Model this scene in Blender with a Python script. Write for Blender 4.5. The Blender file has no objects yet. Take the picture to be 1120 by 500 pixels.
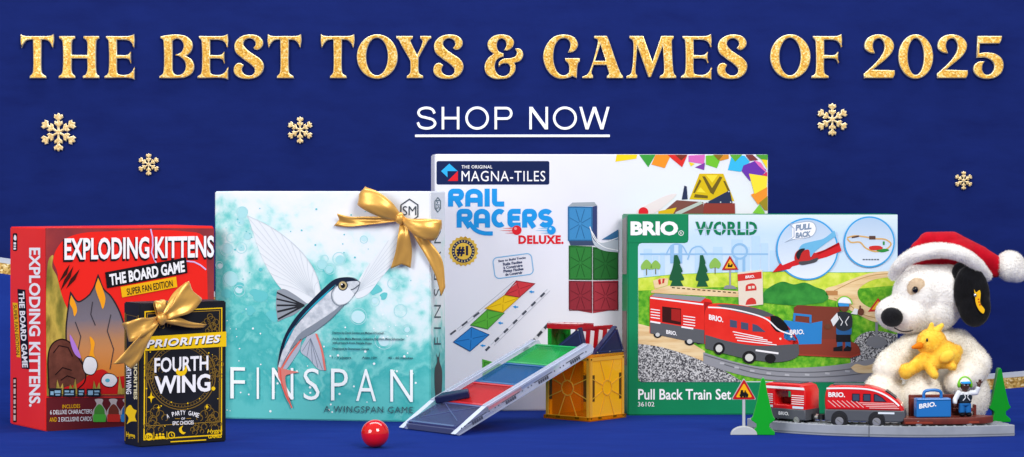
import bpy, bmesh, math, random
from mathutils import Vector, Matrix, noise as mnoise
random.seed(7)
scene = bpy.context.scene
COL = scene.collection
PI = math.pi
# ------------------------------------------------------------------ camera constants (metres)
D, FPX, HC, CX, CY = 2.5, 2500.0, 0.275, 560.0, 200.0
EYE = Vector((0, -D, HC))

def W(px, py, Y):
    s = (Y + D) / FPX
    return Vector(((px - CX) * s, Y, HC - (py - CY) * s))

def G(px, py):
    s = HC / (py - CY)
    return Vector(((px - CX) * s, s * FPX - D, 0))

cam = bpy.data.cameras.new('camera')
cam_o = bpy.data.objects.new('camera', cam); COL.objects.link(cam_o)
cam_o.location = EYE; cam_o.rotation_euler = (PI / 2, 0, 0)
cam.sensor_width = 36; cam.lens = 36 * FPX / 1120.0
cam.shift_y = -(250 - CY) / 1120.0
cam.clip_start = 0.05; cam.clip_end = 60
scene.camera = cam_o

# ------------------------------------------------------------------ materials
def lin(c):
    return c / 12.92 if c <= 0.04045 else ((c + 0.055) / 1.055) ** 2.4

def rgb(h):
    h = h.lstrip('#')
    return tuple(lin(int(h[i:i + 2], 16) / 255) for i in (0, 2, 4)) + (1,)

_M = {}
def nodes_of(m):
    m.use_nodes = True
    return m.node_tree.nodes, m.node_tree.links, m.node_tree.nodes['Principled BSDF']

def M(h, rough=0.55, spec=0.1, metal=0.0, coat=0.0, sheen=0.0, sss=0.0):
    key = (h, rough, spec, metal, coat, sheen, sss)
    if key in _M: return _M[key]
    m = bpy.data.materials.new('paint_' + h.lstrip('#'))
    n, l, b = nodes_of(m)
    b.inputs['Base Color'].default_value = rgb(h)
    b.inputs['Roughness'].default_value = rough
    b.inputs['Specular IOR Level'].default_value = spec
    b.inputs['Metallic'].default_value = metal
    b.inputs['Coat Weight'].default_value = coat
    b.inputs['Coat Roughness'].default_value = 0.12
    b.inputs['Sheen Weight'].default_value = sheen
    if sss:
        b.inputs['Subsurface Weight'].default_value = sss
        b.inputs['Subsurface Radius'].default_value = (0.004, 0.004, 0.004)
    _M[key] = m
    return m

def N(n, t, **kw):
    x = n.new(t)
    for k, v in kw.items():
        if k in x.inputs: x.inputs[k].default_value = v
        else: setattr(x, k, v)
    return x

def ramp(n, stops, interp='LINEAR'):
    r = n.new('ShaderNodeValToRGB'); r.color_ramp.interpolation = interp
    e = r.color_ramp.elements
    while len(e) > 1: e.remove(e[-1])
    e[0].position = stops[0][0]; e[0].color = rgb(stops[0][1])
    for p, h in stops[1:]:
        q = e.new(p); q.color = rgb(h)
    return r

def Mnoise(name, stops, scale, detail=4, rough=0.5, stretch=(1, 1, 1), bump=0.0, spec=0.1, kind='noise', sheen=0.0, nrough=0.55):
    m = bpy.data.materials.new(name); n, l, b = nodes_of(m)
    tc = n.new('ShaderNodeTexCoord'); mp = n.new('ShaderNodeMapping'); mp.inputs['Scale'].default_value = stretch
    l.new(tc.outputs['Object'], mp.inputs['Vector'])
    if kind == 'noise':
        t = N(n, 'ShaderNodeTexNoise', Scale=scale, Detail=detail, Roughness=nrough); out = t.outputs['Fac']
    else:
        t = N(n, 'ShaderNodeTexVoronoi', Scale=scale); out = None
        sx = n.new('ShaderNodeSeparateXYZ'); l.new(t.outputs['Color'], sx.inputs[0]); out = sx.outputs[0]
    l.new(mp.outputs[0], t.inputs['Vector'])
    r = ramp(n, stops); l.new(out, r.inputs[0]); l.new(r.outputs[0], b.inputs['Base Color'])
    b.inputs['Roughness'].default_value = rough; b.inputs['Specular IOR Level'].default_value = spec
    b.inputs['Sheen Weight'].default_value = sheen
    if bump:
        bp = N(n, 'ShaderNodeBump', Strength=bump, Distance=0.001)
        l.new(out, bp.inputs['Height']); l.new(bp.outputs[0], b.inputs['Normal'])
    return m

def Mgrad(name, z0, z1, stops, rough=0.5, axis=2, mix=0.0, scale=200):
    """printed colour gradient running along one object axis of the artwork"""
    m = bpy.data.materials.new(name); n, l, b = nodes_of(m)
    tc = n.new('ShaderNodeTexCoord'); sx = n.new('ShaderNodeSeparateXYZ'); l.new(tc.outputs['Object'], sx.inputs[0])
    mr = n.new('ShaderNodeMapRange'); mr.inputs['From Min'].default_value = z0; mr.inputs['From Max'].default_value = z1
    l.new(sx.outputs[axis], mr.inputs['Value'])
    src = mr.outputs[0]
    if mix:
        t = N(n, 'ShaderNodeTexNoise', Scale=scale, Detail=5); l.new(tc.outputs['Object'], t.inputs['Vector'])
        a = N(n, 'ShaderNodeMath', operation='MULTIPLY_ADD'); a.inputs[1].default_value = mix; a.inputs[2].default_value = -mix / 2
        l.new(t.outputs['Fac'], a.inputs[0])
        ad = N(n, 'ShaderNodeMath', operation='ADD'); l.new(src, ad.inputs[0]); l.new(a.outputs[0], ad.inputs[1]); src = ad.outputs[0]
    r = ramp(n, stops); l.new(src, r.inputs[0]); l.new(r.outputs[0], b.inputs['Base Color'])
    b.inputs['Roughness'].default_value = rough; b.inputs['Specular IOR Level'].default_value = 0.1
    return m

def Mtile(h, clear=0.75, rough=0.08, tint=None):
    """see-through coloured plastic"""
    key = ('tile', h, clear)
    if key in _M: return _M[key]
    m = bpy.data.materials.new('clear_plastic_' + h.lstrip('#')); n, l, b = nodes_of(m)
    b.inputs['Base Color'].default_value = rgb(h); b.inputs['Roughness'].default_value = rough
    b.inputs['Specular IOR Level'].default_value = 0.5
    tr = n.new('ShaderNodeBsdfTransparent'); tr.inputs[0].default_value = rgb(tint or h)
    mx = n.new('ShaderNodeMixShader'); fr = N(n, 'ShaderNodeFresnel', IOR=1.45)
    mm = n.new('ShaderNodeMapRange'); mm.inputs['To Min'].default_value = 1 - clear; mm.inputs['To Max'].default_value = 1.0
    l.new(fr.outputs[0], mm.inputs['Value']); l.new(mm.outputs[0], mx.inputs[0])
    l.new(tr.outputs[0], mx.inputs[1]); l.new(b.outputs[0], mx.inputs[2])
    l.new(mx.outputs[0], n['Material Output'].inputs[0])
    _M[key] = m
    return m

def Mglitter(name, stops, scale, metal=0.6, rough=0.33, bump=0.6):
    m = bpy.data.materials.new(name); n, l, b = nodes_of(m)
    tc = n.new('ShaderNodeTexCoord')
    v = N(n, 'ShaderNodeTexVoronoi', Scale=scale); l.new(tc.outputs['Object'], v.inputs['Vector'])
    sx = n.new('ShaderNodeSeparateXYZ'); l.new(v.outputs['Color'], sx.inputs[0])
    ns = N(n, 'ShaderNodeTexNoise', Scale=scale * 0.22, Detail=2); l.new(tc.outputs['Object'], ns.inputs['Vector'])
    mx = N(n, 'ShaderNodeMath', operation='MULTIPLY_ADD'); mx.inputs[1].default_value = 0.55
    l.new(sx.outputs[0], mx.inputs[0]); 
    m2 = N(n, 'ShaderNodeMath', operation='MULTIPLY'); m2.inputs[1].default_value = 0.45; l.new(ns.outputs['Fac'], m2.inputs[0])
    l.new(m2.outputs[0], mx.inputs[2])
    r = ramp(n, stops); l.new(mx.outputs[0], r.inputs[0]); l.new(r.outputs[0], b.inputs['Base Color'])
    b.inputs['Metallic'].default_value = metal; b.inputs['Roughness'].default_value = rough
    bp = N(n, 'ShaderNodeBump', Strength=bump, Distance=0.0008); l.new(sx.outputs[1], bp.inputs['Height']); l.new(bp.outputs[0], b.inputs['Normal'])
    return m

# ------------------------------------------------------------------ objects
ROOTM = {}
def thing(name, label, cat, loc=(0, 0, 0), rot=0.0, group=None):
    o = bpy.data.objects.new(name, None); COL.objects.link(o)
    o.empty_display_size = 0.02
    o.location = loc; o.rotation_euler = (0, 0, rot)
    o['label'] = label; o['category'] = cat
    if group: o['group'] = group
    ROOTM[o.name] = Matrix.Translation(Vector(loc)) @ Matrix.Rotation(rot, 4, 'Z')
    return o

def tag(o, label, cat, group=None):
    o['label'] = label; o['category'] = cat
    if group: o['group'] = group
    return o

def obj(name, verts, faces, mat, parent=None, world=False, smooth=False, loc=None):
    if world and parent is not None:
        p = parent
        while p.parent: p = p.parent
        inv = ROOTM[p.name].inverted(); verts = [inv @ Vector(v) for v in verts]
    if loc is not None: verts = [Vector(v) - Vector(loc) for v in verts]
    me = bpy.data.meshes.new(name); me.from_pydata([tuple(v) for v in verts], [], faces); me.update()
    for m in (mat if isinstance(mat, (list, tuple)) else [mat]): me.materials.append(m)
    if smooth: me.polygons.foreach_set('use_smooth', [True] * len(me.polygons))
    o = bpy.data.objects.new(name, me); COL.objects.link(o)
    if parent is not None: o.parent = parent
    if loc is not None: o.location = loc
    return o

def bobj(name, bm, mat, parent=None, world=False, smooth=False, loc=None):
    bm.verts.ensure_lookup_table(); bm.verts.index_update()
    vs = [v.co.copy() for v in bm.verts]; fs = [[v.index for v in f.verts] for f in bm.faces]
    bm.free()
    return obj(name, vs, fs, mat, parent, world, smooth, loc)

def sharp(o, deg=35):
    """smooth shading but hard across steep edges"""
    me = o.data
    me.polygons.foreach_set('use_smooth', [True] * len(me.polygons))
    bm = bmesh.new(); bm.from_mesh(me)
    for e in bm.edges:
        if len(e.link_faces) == 2 and e.calc_face_angle(0) > math.radians(deg): e.smooth = False
    bm.to_mesh(me); bm.free()
    return o

def box_bm(c, size, bev=0.0, seg=2, rotm=None):
    bm = bmesh.new(); bmesh.ops.create_cube(bm, size=1.0)
    for v in bm.verts: v.co = Vector((v.co.x * size[0], v.co.y * size[1], v.co.z * size[2]))
    if bev: bmesh.ops.bevel(bm, geom=bm.edges[:], offset=bev, segments=seg, affect='EDGES', profile=0.5)
    for v in bm.verts:
        if rotm: v.co = rotm @ v.co
        v.co += Vector(c)
    return bm

def join_bm(*bms):
    out = bmesh.new()
    for b in bms:
        b.verts.ensure_lookup_table(); b.verts.index_update()
        vs = [out.verts.new(v.co) for v in b.verts]
        for f in b.faces:
            try: out.faces.new([vs[v.index] for v in f.verts])
            except ValueError: pass
        b.free()
    return out

def cyl_bm(c, r, depth, axis='Z', seg=24, bev=0.0, r2=None):
    bm = bmesh.new()
    bmesh.ops.create_cone(bm, cap_ends=True, segments=seg, radius1=r, radius2=r if r2 is None else r2, depth=depth)
    if bev:
        es = [e for e in bm.edges if len(e.link_faces) == 2 and any(len(f.verts) > 4 for f in e.link_faces)]
        bmesh.ops.bevel(bm, geom=es, offset=bev, segments=2, affect='EDGES')
    R = {'Z': Matrix.Identity(3), 'Y': Matrix.Rotation(PI / 2, 3, 'X'), 'X': Matrix.Rotation(PI / 2, 3, 'Y')}[axis]
    for v in bm.verts: v.co = R @ v.co + Vector(c)
    return bm

def sph_bm(c, r, seg=24, rings=14, rotm=None):
    bm = bmesh.new(); bmesh.ops.create_uvsphere(bm, u_segments=seg, v_segments=rings, radius=1)
    r = r if isinstance(r, (tuple, list)) else (r, r, r)
    for v in bm.verts:
        p = Vector((v.co.x * r[0], v.co.y * r[1], v.co.z * r[2]))
        v.co = (rotm @ p if rotm else p) + Vector(c)
    return bm

def tube_bm(pts, rad, seg=10, closed=False):
    """round tube through points; rad number or list"""
    pts = [Vector(p) for p in pts]; n = len(pts)
    rad = rad if isinstance(rad, (list, tuple)) else [rad] * n
    bm = bmesh.new(); rings = []; up = Vector((0.13, 0.31, 0.94))
    for i, p in enumerate(pts):
        a = pts[(i - 1) % n] if (i > 0 or closed) else p; b = pts[(i + 1) % n] if (i < n - 1 or closed) else p
        t = (b - a).normalized(); x = t.cross(up).normalized(); y = x.cross(t)
        rings.append([bm.verts.new(p + (x * math.cos(q) + y * math.sin(q)) * rad[i]) for q in [2 * PI * k / seg for k in range(seg)]])
    for i in range(n if closed else n - 1):
        A, B = rings[i], rings[(i + 1) % n]
        for k in range(seg): bm.faces.new((A[k], A[(k + 1) % seg], B[(k + 1) % seg], B[k]))
    if not closed:
        bm.faces.new(rings[0][::-1]); bm.faces.new(rings[-1])
    bmesh.ops.recalc_face_normals(bm, faces=bm.faces[:])
    return bm

def crom(pts, per=8, closed=False):
    """smooth curve through points (any dimension)"""
    P = [Vector(p) for p in pts]; n = len(P); out = []
    rng = range(n) if closed else range(n - 1)
    for i in rng:
        p0 = P[(i - 1) % n] if (closed or i > 0) else P[i] * 2 - P[i + 1]
        p1, p2 = P[i], P[(i + 1) % n]
        p3 = P[(i + 2) % n] if (closed or i < n - 2) else p2 * 2 - p1
        d0, d1, d2 = max((p1 - p0).length, 1e-6) ** .5, max((p2 - p1).length, 1e-6) ** .5, max((p3 - p2).length, 1e-6) ** .5
        m1 = ((p1 - p0) / d0 - (p2 - p0) / (d0 + d1) + (p2 - p1) / d1) * d1
        m2 = ((p2 - p1) / d1 - (p3 - p1) / (d1 + d2) + (p3 - p2) / d2) * d1
        for k in range(per):
            t = k / per; t2, t3 = t * t, t * t * t
            out.append(p1 * (2 * t3 - 3 * t2 + 1) + m1 * (t3 - 2 * t2 + t) + p2 * (-2 * t3 + 3 * t2) + m2 * (t3 - t2))
    if not closed: out.append(P[-1])
    return out

def outline(pts, per=5):
    """closed outline; a third element 1 marks a corner, the rest is smooth"""
    n = len(pts); cs = [i for i, p in enumerate(pts) if len(p) > 2]
    if not cs: return [tuple(v) for v in crom([p[:2] for p in pts], per, True)]
    out = []
    for a, b in zip(cs, cs[1:] + [cs[0] + n]):
        seg = [pts[i % n][:2] for i in range(a, b + 1)]
        if len(seg) == 2: out.append(seg[0])
        else: out += [tuple(v) for v in crom(seg, per)[:-1]]
    return out

def mesh_of(cu):
    o = bpy.data.objects.new('tmp', cu); COL.objects.link(o)
    dg = bpy.context.evaluated_depsgraph_get()
    me = bpy.data.meshes.new_from_object(o.evaluated_get(dg))
    vs = [v.co.copy() for v in me.vertices]; fs = [list(p.vertices) for p in me.polygons]
    bpy.data.objects.remove(o); bpy.data.curves.remove(cu); bpy.data.meshes.remove(me)
    return vs, fs

def plate(loops, extrude, bevel=0.0, bres=2):
    """solid flat plate from closed 2-D loops (holes allowed); verts in XY, thickness in Z"""
    cu = bpy.data.curves.new('tmp', 'CURVE'); cu.dimensions = '2D'; cu.fill_mode = 'BOTH'
    cu.extrude = extrude; cu.bevel_depth = bevel; cu.bevel_resolution = bres; cu.offset = -bevel
    for lp in loops:
        s = cu.splines.new('POLY'); s.points.add(len(lp) - 1); s.use_cyclic_u = True
        for q, p in zip(s.points, lp): q.co = (p[0], p[1], 0, 1)
    return mesh_of(cu)

def text_mesh(s, bold=0.0, space=1.0, shear=0.0, res=3):
    cu = bpy.data.curves.new('tmp', 'FONT'); cu.body = s; cu.offset = bold; cu.resolution_u = res
    cu.space_character = space; cu.shear = shear
    vs, fs = mesh_of(cu)
    x0 = min(v.x for v in vs); x1 = max(v.x for v in vs); y0 = min(v.y for v in vs); y1 = max(v.y for v in vs)
    return [((v.x - x0) / (x1 - x0), (y1 - v.y) / (y1 - y0)) for v in vs], fs

# ------------------------------------------------------------------ printed faces
class Face:
    """a flat printed face of a box; pixels of the photo are carried onto its own plane"""
    def __init__(s, O, u, n, root):
        s.O, s.u, s.n, s.root = Vector(O), Vector(u).normalized(), Vector(n).normalized(), root
    def P(s, px, py, h=0.0):
        d = Vector(((px - CX) / FPX, 1, -(py - CY) / FPX))
        t = (s.O - EYE).dot(s.n) / d.dot(s.n)
        return EYE + d * t + s.n * h
    def polys(s, name, polys, mat, h=1, parent=None):
        vs, fs = [], []
        for i, pl in enumerate(polys):
            a = len(vs); hh = (h + 0.9 * i / len(polys)) * 0.00012; vs += [s.P(p[0], p[1], hh) for p in pl]; fs.append(list(range(a, len(vs))))
        return obj(name, vs, fs, mat, parent or s.root, True)
    def each(s, name, polys, mat, h=1, parent=None):
        return [s.polys(name, [pl], mat, h + 0.9 * i / len(polys), parent) for i, pl in enumerate(polys)]
    def poly(s, name, pl, mat, h=1, parent=None): return s.polys(name, [pl], mat, h, parent)
    def loops(s, name, loops, mat, h=1, parent=None):
        vs, fs = plate(loops, 0.0)
        k = len(vs)
        return obj(name, [s.P(v.x, v.y, h * 0.00012) for v in vs], fs, mat, parent or s.root, True)
    def text(s, name, body, TL, TR, BL, mat, h=2, bold=0.0, space=1.0, shear=0.0, parent=None):
        vs, fs = text_mesh(body, bold, space, shear)
        P = lambda a, b: s.P(TL[0] + a * (TR[0] - TL[0]) + b * (BL[0] - TL[0]), TL[1] + a * (TR[1] - TL[1]) + b * (BL[1] - TL[1]), h * 0.00012)
        return obj(name, [P(a, b) for a, b in vs], fs, mat, parent or s.root, True)
    def rtext(s, name, body, x0, y0, x1, y1, mat, **k): return s.text(name, body, (x0, y0), (x1, y0), (x0, y1), mat, **k)

def ell(cx, cy, rx, ry=None, n=28, rot=0.0, a0=0, a1=2 * PI):
    ry = rx if ry is None else ry
    c, s_ = math.cos(rot), math.sin(rot)
    out = []
    for k in range(n):
        q = a0 + (a1 - a0) * k / (n if a1 - a0 > 6.2 else n - 1)
        x, y = rx * math.cos(q), ry * math.sin(q)
        out.append((cx + x * c - y * s_, cy + x * s_ + y * c))
    return out

def stroke(pts, w, closed=False):
    """strip polygons of constant width along a polyline (mitred, so they never overlap)"""
    P = [Vector(p[:2]) for p in pts]; n = len(P); L, R = [], []
    for i in range(n):
        a = P[i - 1] if (i > 0 or closed) else P[i]; b = P[(i + 1) % n] if (i < n - 1 or closed) else P[i]
        d1 = (P[i] - a); d2 = (b - P[i])
        if d1.length < 1e-9: d1 = d2
        if d2.length < 1e-9: d2 = d1
        t = (d1.normalized() + d2.normalized())
        t = d1.normalized() if t.length < 1e-6 else t.normalized()
        nn = Vector((-t.y, t.x)); k = min(1 / max(0.35, abs(nn.dot(Vector((-d1.y, d1.x)).normalized()))), 2)
        L.append(P[i] + nn * (w / 2 * k)); R.append(P[i] - nn * (w / 2 * k))
    out = []
    for i in range(n if closed else n - 1):
        j = (i + 1) % n
        out.append([tuple(L[i]), tuple(L[j]), tuple(R[j]), tuple(R[i])])
    return out

def ring(cx, cy, r, w, n=40, ry=None): return stroke(ell(cx, cy, r, ry, n), w, True)
def rect(x0, y0, x1, y1): return [(x0, y0), (x1, y0), (x1, y1), (x0, y1)]
def rrect(x0, y0, x1, y1, r, n=5):
    out = []
    for cx, cy, a in ((x1 - r, y0 + r, -PI / 2), (x1 - r, y1 - r, 0), (x0 + r, y1 - r, PI / 2), (x0 + r, y0 + r, PI)):
        out += [(cx + r * math.cos(a + PI / 2 * k / n), cy + r * math.sin(a + PI / 2 * k / n)) for k in range(n + 1)]
    return out
def zz(pts, ox, oy, s): return [(ox + p[0] / s, oy + p[1] / s) + tuple(p[2:]) for p in pts]

def carton(name, label, cat, corner, px_other, py_top, yaw, side_px, left, mat, inset=0.0012):
    """cardboard box standing on the floor. corner = floor pixel of its nearest front corner; px_other = pixel column of the far end of the
    front; left=True: corner is the left end of the front. Returns root, front Face, side Face"""
    C0 = G(*corner); u = Vector((math.cos(yaw), math.sin(yaw), 0)); back = Vector((-math.sin(yaw), math.cos(yaw), 0))
    n = -back
    q = (side_px - CX) / FPX
    thick = (C0.x - q * (C0.y + D)) / (q * back.y - back.x)
    tmp = Face(C0, u, n, None)
    E = tmp.P(px_other, corner[1] - 5)
    w = abs((E - C0).dot(u)); hgt = tmp.P(corner[0], py_top).z
    A = C0 if left else C0 - u * w
    root = thing(name, label, cat, A + u * w / 2 + back * thick / 2, 0)
    bm = bmesh.new(); bmesh.ops.create_cube(bm, size=1.0)
    for v in bm.verts: v.co = Vector((v.co.x * w, v.co.y * thick, (v.co.z + .5) * hgt))
    bmesh.ops.bevel(bm, geom=bm.edges[:], offset=inset, segments=2, affect='EDGES')
    R = Matrix.Rotation(yaw, 3, 'Z')
    for v in bm.verts: v.co = R @ v.co
    b = bobj('box_body', bm, mat, root)
    front = Face(A, u, n, root)
    side = Face(A, -back, -u, root) if left else Face(A + u * w, back, u, root)
    return root, front, side
# ------------------------------------------------------------------ light
def area(name, loc, target, size, power, col=(1, 1, 1), sy=None):
    L = bpy.data.lights.new(name, 'AREA'); L.energy = power; L.color = col
    L.shape = 'RECTANGLE'; L.size = size; L.size_y = sy or size
    o = bpy.data.objects.new(name, L); COL.objects.link(o); o.location = loc
    o.rotation_euler = (Vector(target) - Vector(loc)).to_track_quat('-Z', 'Y').to_euler()
    return o
area('key_softbox', (1.15, -2.5, 1.8), (0, 0.15, 0.18), 1.1, 76, (1, 0.985, 0.96))
area('fill_softbox', (-1.9, -2.0, 1.0), (-0.25, 0.12, 0.15), 1.2, 44, (1, 1, 1))
area('overhead_strip', (0.0, 0.26, 1.45), (0.0, 0.34, 0.2), 2.0, 19, (1, 1, 1), 0.44)
world = bpy.data.worlds.new('World'); scene.world = world; world.use_nodes = True
world.node_tree.nodes['Background'].inputs[0].default_value = (0.97, 0.98, 1.0, 1)
world.node_tree.nodes['Background'].inputs[1].default_value = 0.42
vs_ = scene.view_settings
vs_.view_transform = 'Standard'; vs_.look = 'None'; vs_.exposure = 0; vs_.gamma = 1
scene.cycles.use_denoising = True
scene.cycles.transparent_max_bounces = 24
scene.cycles.max_bounces = 8
scene.cycles.caustics_reflective = False; scene.cycles.caustics_refractive = False

# ------------------------------------------------------------------ the setting
YW = 0.5
wall_m = Mnoise('blue_brushed_paper', [(0.3, '#152059'), (0.5, '#172460'), (0.75, '#192767')], 30, 9, 0.85, (0.45, 1, 1.2), 0.5, 0.02, nrough=0.65)
floor_m = Mnoise('blue_felt', [(0.3, '#172b74'), (0.5, '#192e7a'), (0.75, '#1c3380')], 34, 8, 0.85, (0.35, 1, 1), 0.45, 0.02, nrough=0.65)
o = obj('wall', [(-2, YW, -0.05), (2, YW, -0.05), (2, YW, 1.6), (-2, YW, 1.6)], [[0, 1, 2, 3]], wall_m); o['kind'] = 'structure'
HX = [(-700, .21), (-200, .186), (0, .1575), (300, .10), (700, .03), (1000, .003), (1077, .0048), (1120, .0089), (1300, .03), (1700, .06)]
def drift(x):
    px = CX + x / 0.00119
    for (a, p), (b, q) in zip(HX, HX[1:]):
        if px <= b:
            t = max(0, min(1, (px - a) / (b - a)))
            return p + (q - p) * t
    return HX[-1][1]
xs = [-1.4 + 2.9 * i / 290 for i in range(291)]
hs = [drift(x) for x in xs]
for _ in range(6): hs = [hs[0]] + [(a + b + c) / 3 for a, b, c in zip(hs, hs[1:], hs[2:])] + [hs[-1]]
rows = [(-2.2, 0)] + [(-0.6, 0), (0.2, 0), (0.34, 0)] + [(0.34 + 0.135 * t ** 0.75, t ** 2.0) for t in [k / 12 for k in range(1, 13)]]
V, Fc = [], []
for y, t in rows: V += [(x, y, h * t) for x, h in zip(xs, hs)]
nx = len(xs)
for r in range(len(rows) - 1):
    for i in range(nx - 1): Fc.append((r * nx + i, r * nx + i + 1, (r + 1) * nx + i + 1, (r + 1) * nx + i))
o = obj('floor', V, Fc, floor_m, smooth=True); o['kind'] = 'structure'
glit = Mglitter('gold_glitter_band', [(0.1, '#6b4a12'), (0.4, '#b98d3a'), (0.62, '#dcb96a'), (0.85, '#fff0c0')], 420, 0.35, 0.4)
t = thing('glitter_ribbon', 'gold glitter ribbon with a pale edge, trimming the rising back of the blue floor', 'ribbon', (0, 0.475, 0))
def band(name, z0, z1, y, m, th):
    V, F = [], []
    for x, h in zip(xs, hs): V += [(x, y - .475, h + z0), (x, y - .475, h + z1), (x, y - .475 + th, h + z1), (x, y - .475 + th, h + z0)]
    for i in range(nx - 1):
        a = 4 * i
        F += [(a, a + 4, a + 5, a + 1), (a + 1, a + 5, a + 6, a + 2), (a + 3, a + 2, a + 6, a + 7), (a, a + 3, a + 7, a + 4)]
    obj(name, V, F, m, t)
band('glitter_band', -0.001, 0.0135, 0.4755, glit, 0.004)
band('pale_edge', 0.0138, 0.0205, 0.478, M('#b8bfcc', 0.6), 0.003)

# ------------------------------------------------------------------ gold headline letters on the wall
GL = {}
GL['T'] = (6.667, [[(57,82,1),(75,94),(175,97),(275,94),(296,82,1),(299,130),(290,185,1),(275,152),(252,130),(208,124,1),(208,345),(214,370),(240,388,1),(243,405,1),(120,405,1),(123,388,1),(140,370),(146,345),(146,124,1),(103,130),(82,150),(62,185,1),(54,130)]])
GL['H'] = (6.667, [[(335,97,1),(452,97,1),(452,115,1),(434,128),(428,150),(428,235,1),(540,235,1),(540,150),(533,128),(513,115,1),(513,97,1),(627,97,1),(627,115,1),(611,128),(606,150),(606,350),(612,375),(628,388,1),(628,405,1),(508,405,1),(508,388,1),(530,375),(540,350),(540,262,1),(428,262,1),(428,350),(437,375),(453,388,1),(453,405,1),(333,405,1),(333,388,1),(352,375),(361,350),(361,150),(355,128),(337,115,1)]])
GL['E'] = (6.667, [[(675,97,1),(780,98),(855,95),(882,82,1),(886,130),(880,185,1),(867,152),(840,130),(757,125,1),(757,235,1),(835,233),(858,208,1),(858,300,1),(845,270),(820,262),(757,262,1),(757,345),(763,370),(790,380),(838,376),(866,355),(885,320,1),(885,416,1),(860,406),(665,405,1),(665,390,1),(688,375),(696,350),(696,150),(692,128),(677,112,1)]])
GL['F'] = (6.667, [[(675,97,1),(780,98),(855,95),(882,82,1),(886,130),(880,185,1),(867,152),(840,130),(757,125,1),(757,235,1),(835,233),(858,208,1),(858,300,1),(845,270),(820,262),(757,262,1),(757,345),(764,372),(790,388,1),(790,405,1),(665,405,1),(665,390,1),(688,375),(696,350),(696,150),(692,128),(677,112,1)]])
GL['B'] = (6.222, [[(68,95,1),(120,86),(180,82),(245,95),(283,132),(287,172),(270,208),(243,228,1),(283,255),(298,300),(284,346),(240,374),(190,380),(60,380,1),(62,365,1),(82,352),(90,330),(90,140),(86,120),(68,108,1)], [(151,125,1),(180,112),(212,125),(226,160),(215,195),(192,213),(168,220,1),(200,233),(234,265),(240,310),(222,345),(190,358),(164,350),(151,325,1)]])
GL['S'] = (6.222, [[(735,187),(763,162),(766,128),(740,96),(685,82),(625,92),(582,125),(570,165),(582,208),(625,245),(680,285),(708,315),(708,340),(690,358),(660,360),(632,345),(622,320),(635,290,1),(610,275),(580,285),(566,315),(572,350),(600,375),(650,386),(710,380),(750,355),(770,320),(770,280),(745,245),(700,215),(655,182),(633,150),(640,125),(665,110),(690,112),(712,130),(715,152),(700,175,1),(715,185)]])
GL['O'] = (6.222, [ell(453, 233, 138, 152, 60), ell(451, 233, 73, 127, 60)])
GL['0'] = (6.222, [ell(410, 233, 118, 152, 60), ell(410, 233, 55, 124, 60)])
GL['Y'] = (6.222, [[(582,92,1),(697,92,1),(694,110,1),(680,122),(690,150),(725,222,1),(756,150),(760,125),(745,110,1),(745,92,1),(820,92,1),(822,106,1),(800,124),(785,150),(735,240,1),(735,330),(742,350),(765,362,1),(766,380,1),(653,380,1),(655,362,1),(672,350),(678,330),(678,262,1),(612,145),(600,120),(582,107,1)]])
GL['&'] = (6.222, [[(193,192,1),(225,188),(254,165),(262,130),(235,96),(180,82),(120,95),(84,135),(88,180),(122,215,1),(82,248),(62,295),(72,348),(115,380),(165,386),(230,375),(268,335),(273,300),(266,276,1),(305,262),(325,225),(317,192),(295,177),(268,179,1),(281,203),(272,230),(235,243),(190,248),(160,270),(158,306,1),(178,284),(220,281),(236,305),(228,345),(195,365),(155,355),(132,310),(140,262),(165,240),(191,232,1),(191,211,1),(160,198),(145,160),(155,122),(180,110),(205,128),(209,160)]])
GL['G'] = (6.222, [[(628,206,1),(665,200),(692,175),(697,140),(670,100),(600,82),(530,100),(475,165),(460,235),(480,312),(525,365),(580,385),(640,376),(660,366,1),(690,381,1),(692,330),(697,285),(712,262,1),(710,243,1),(608,243,1),(612,262,1),(632,282),(638,315),(632,345),(600,360),(565,345),(537,290),(530,220),(545,150),(580,112),(615,110),(640,130),(645,165)]])
GL['A'] = (6.222, [[(808,92,1),(808,108,1),(830,118),(831,140),(778,325),(758,355),(727,368,1),(727,380,1),(800,380,1),(800,362,1),(790,345),(805,290,1),(890,290,1),(905,335),(908,352),(893,364,1),(893,380,1),(1005,380,1),(1003,365,1),(985,340),(902,108),(893,92,1)], [(850,150,1),(813,262,1),(886,262,1)]])
GL['M'] = (6.222, [[(52,92,1),(147,92,1),(208,268,1),(268,92,1),(352,92,1),(352,108,1),(341,122),(340,150),(350,330),(357,352),(370,365,1),(368,380,1),(258,380,1),(258,365,1),(280,350),(286,328),(278,160,1),(198,373,1),(180,373,1),(106,160,1),(94,328),(97,350),(106,362,1),(104,380,1),(32,380,1),(32,365,1),(58,352),(68,328),(79,150),(72,122),(52,108,1)]])
GL['2'] = (6.222, [[(134,212,1),(95,205),(65,180),(62,145),(85,105),(135,83),(190,85),(240,110),(262,150),(254,195),(220,240),(165,285),(118,322,1),(268,325,1),(268,355),(256,380,1),(60,380,1),(55,350,1),(110,302),(165,243),(194,190),(195,145),(175,114),(150,112),(126,130),(119,165)]])
GL['5'] = (6.222, [[(828,92,1),(992,92,1),(988,120),(975,145,1),(845,145,1),(840,210,1),(885,204),(945,212),(990,245),(1003,290),(990,340),(950,375),(890,386),(835,372),(803,335),(805,295),(830,270),(878,263,1),(862,290),(860,325),(880,353),(910,353),(935,325),(938,285),(915,255),(870,238),(822,242,1)]])
gold = Mglitter('gold_glitter', [(0.12, '#b57a1c'), (0.38, '#d9a136'), (0.6, '#e8b94e'), (0.9, '#fff0b8')], 520, 0.35, 0.33, 0.55)
sW = (YW + D) / FPX
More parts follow.
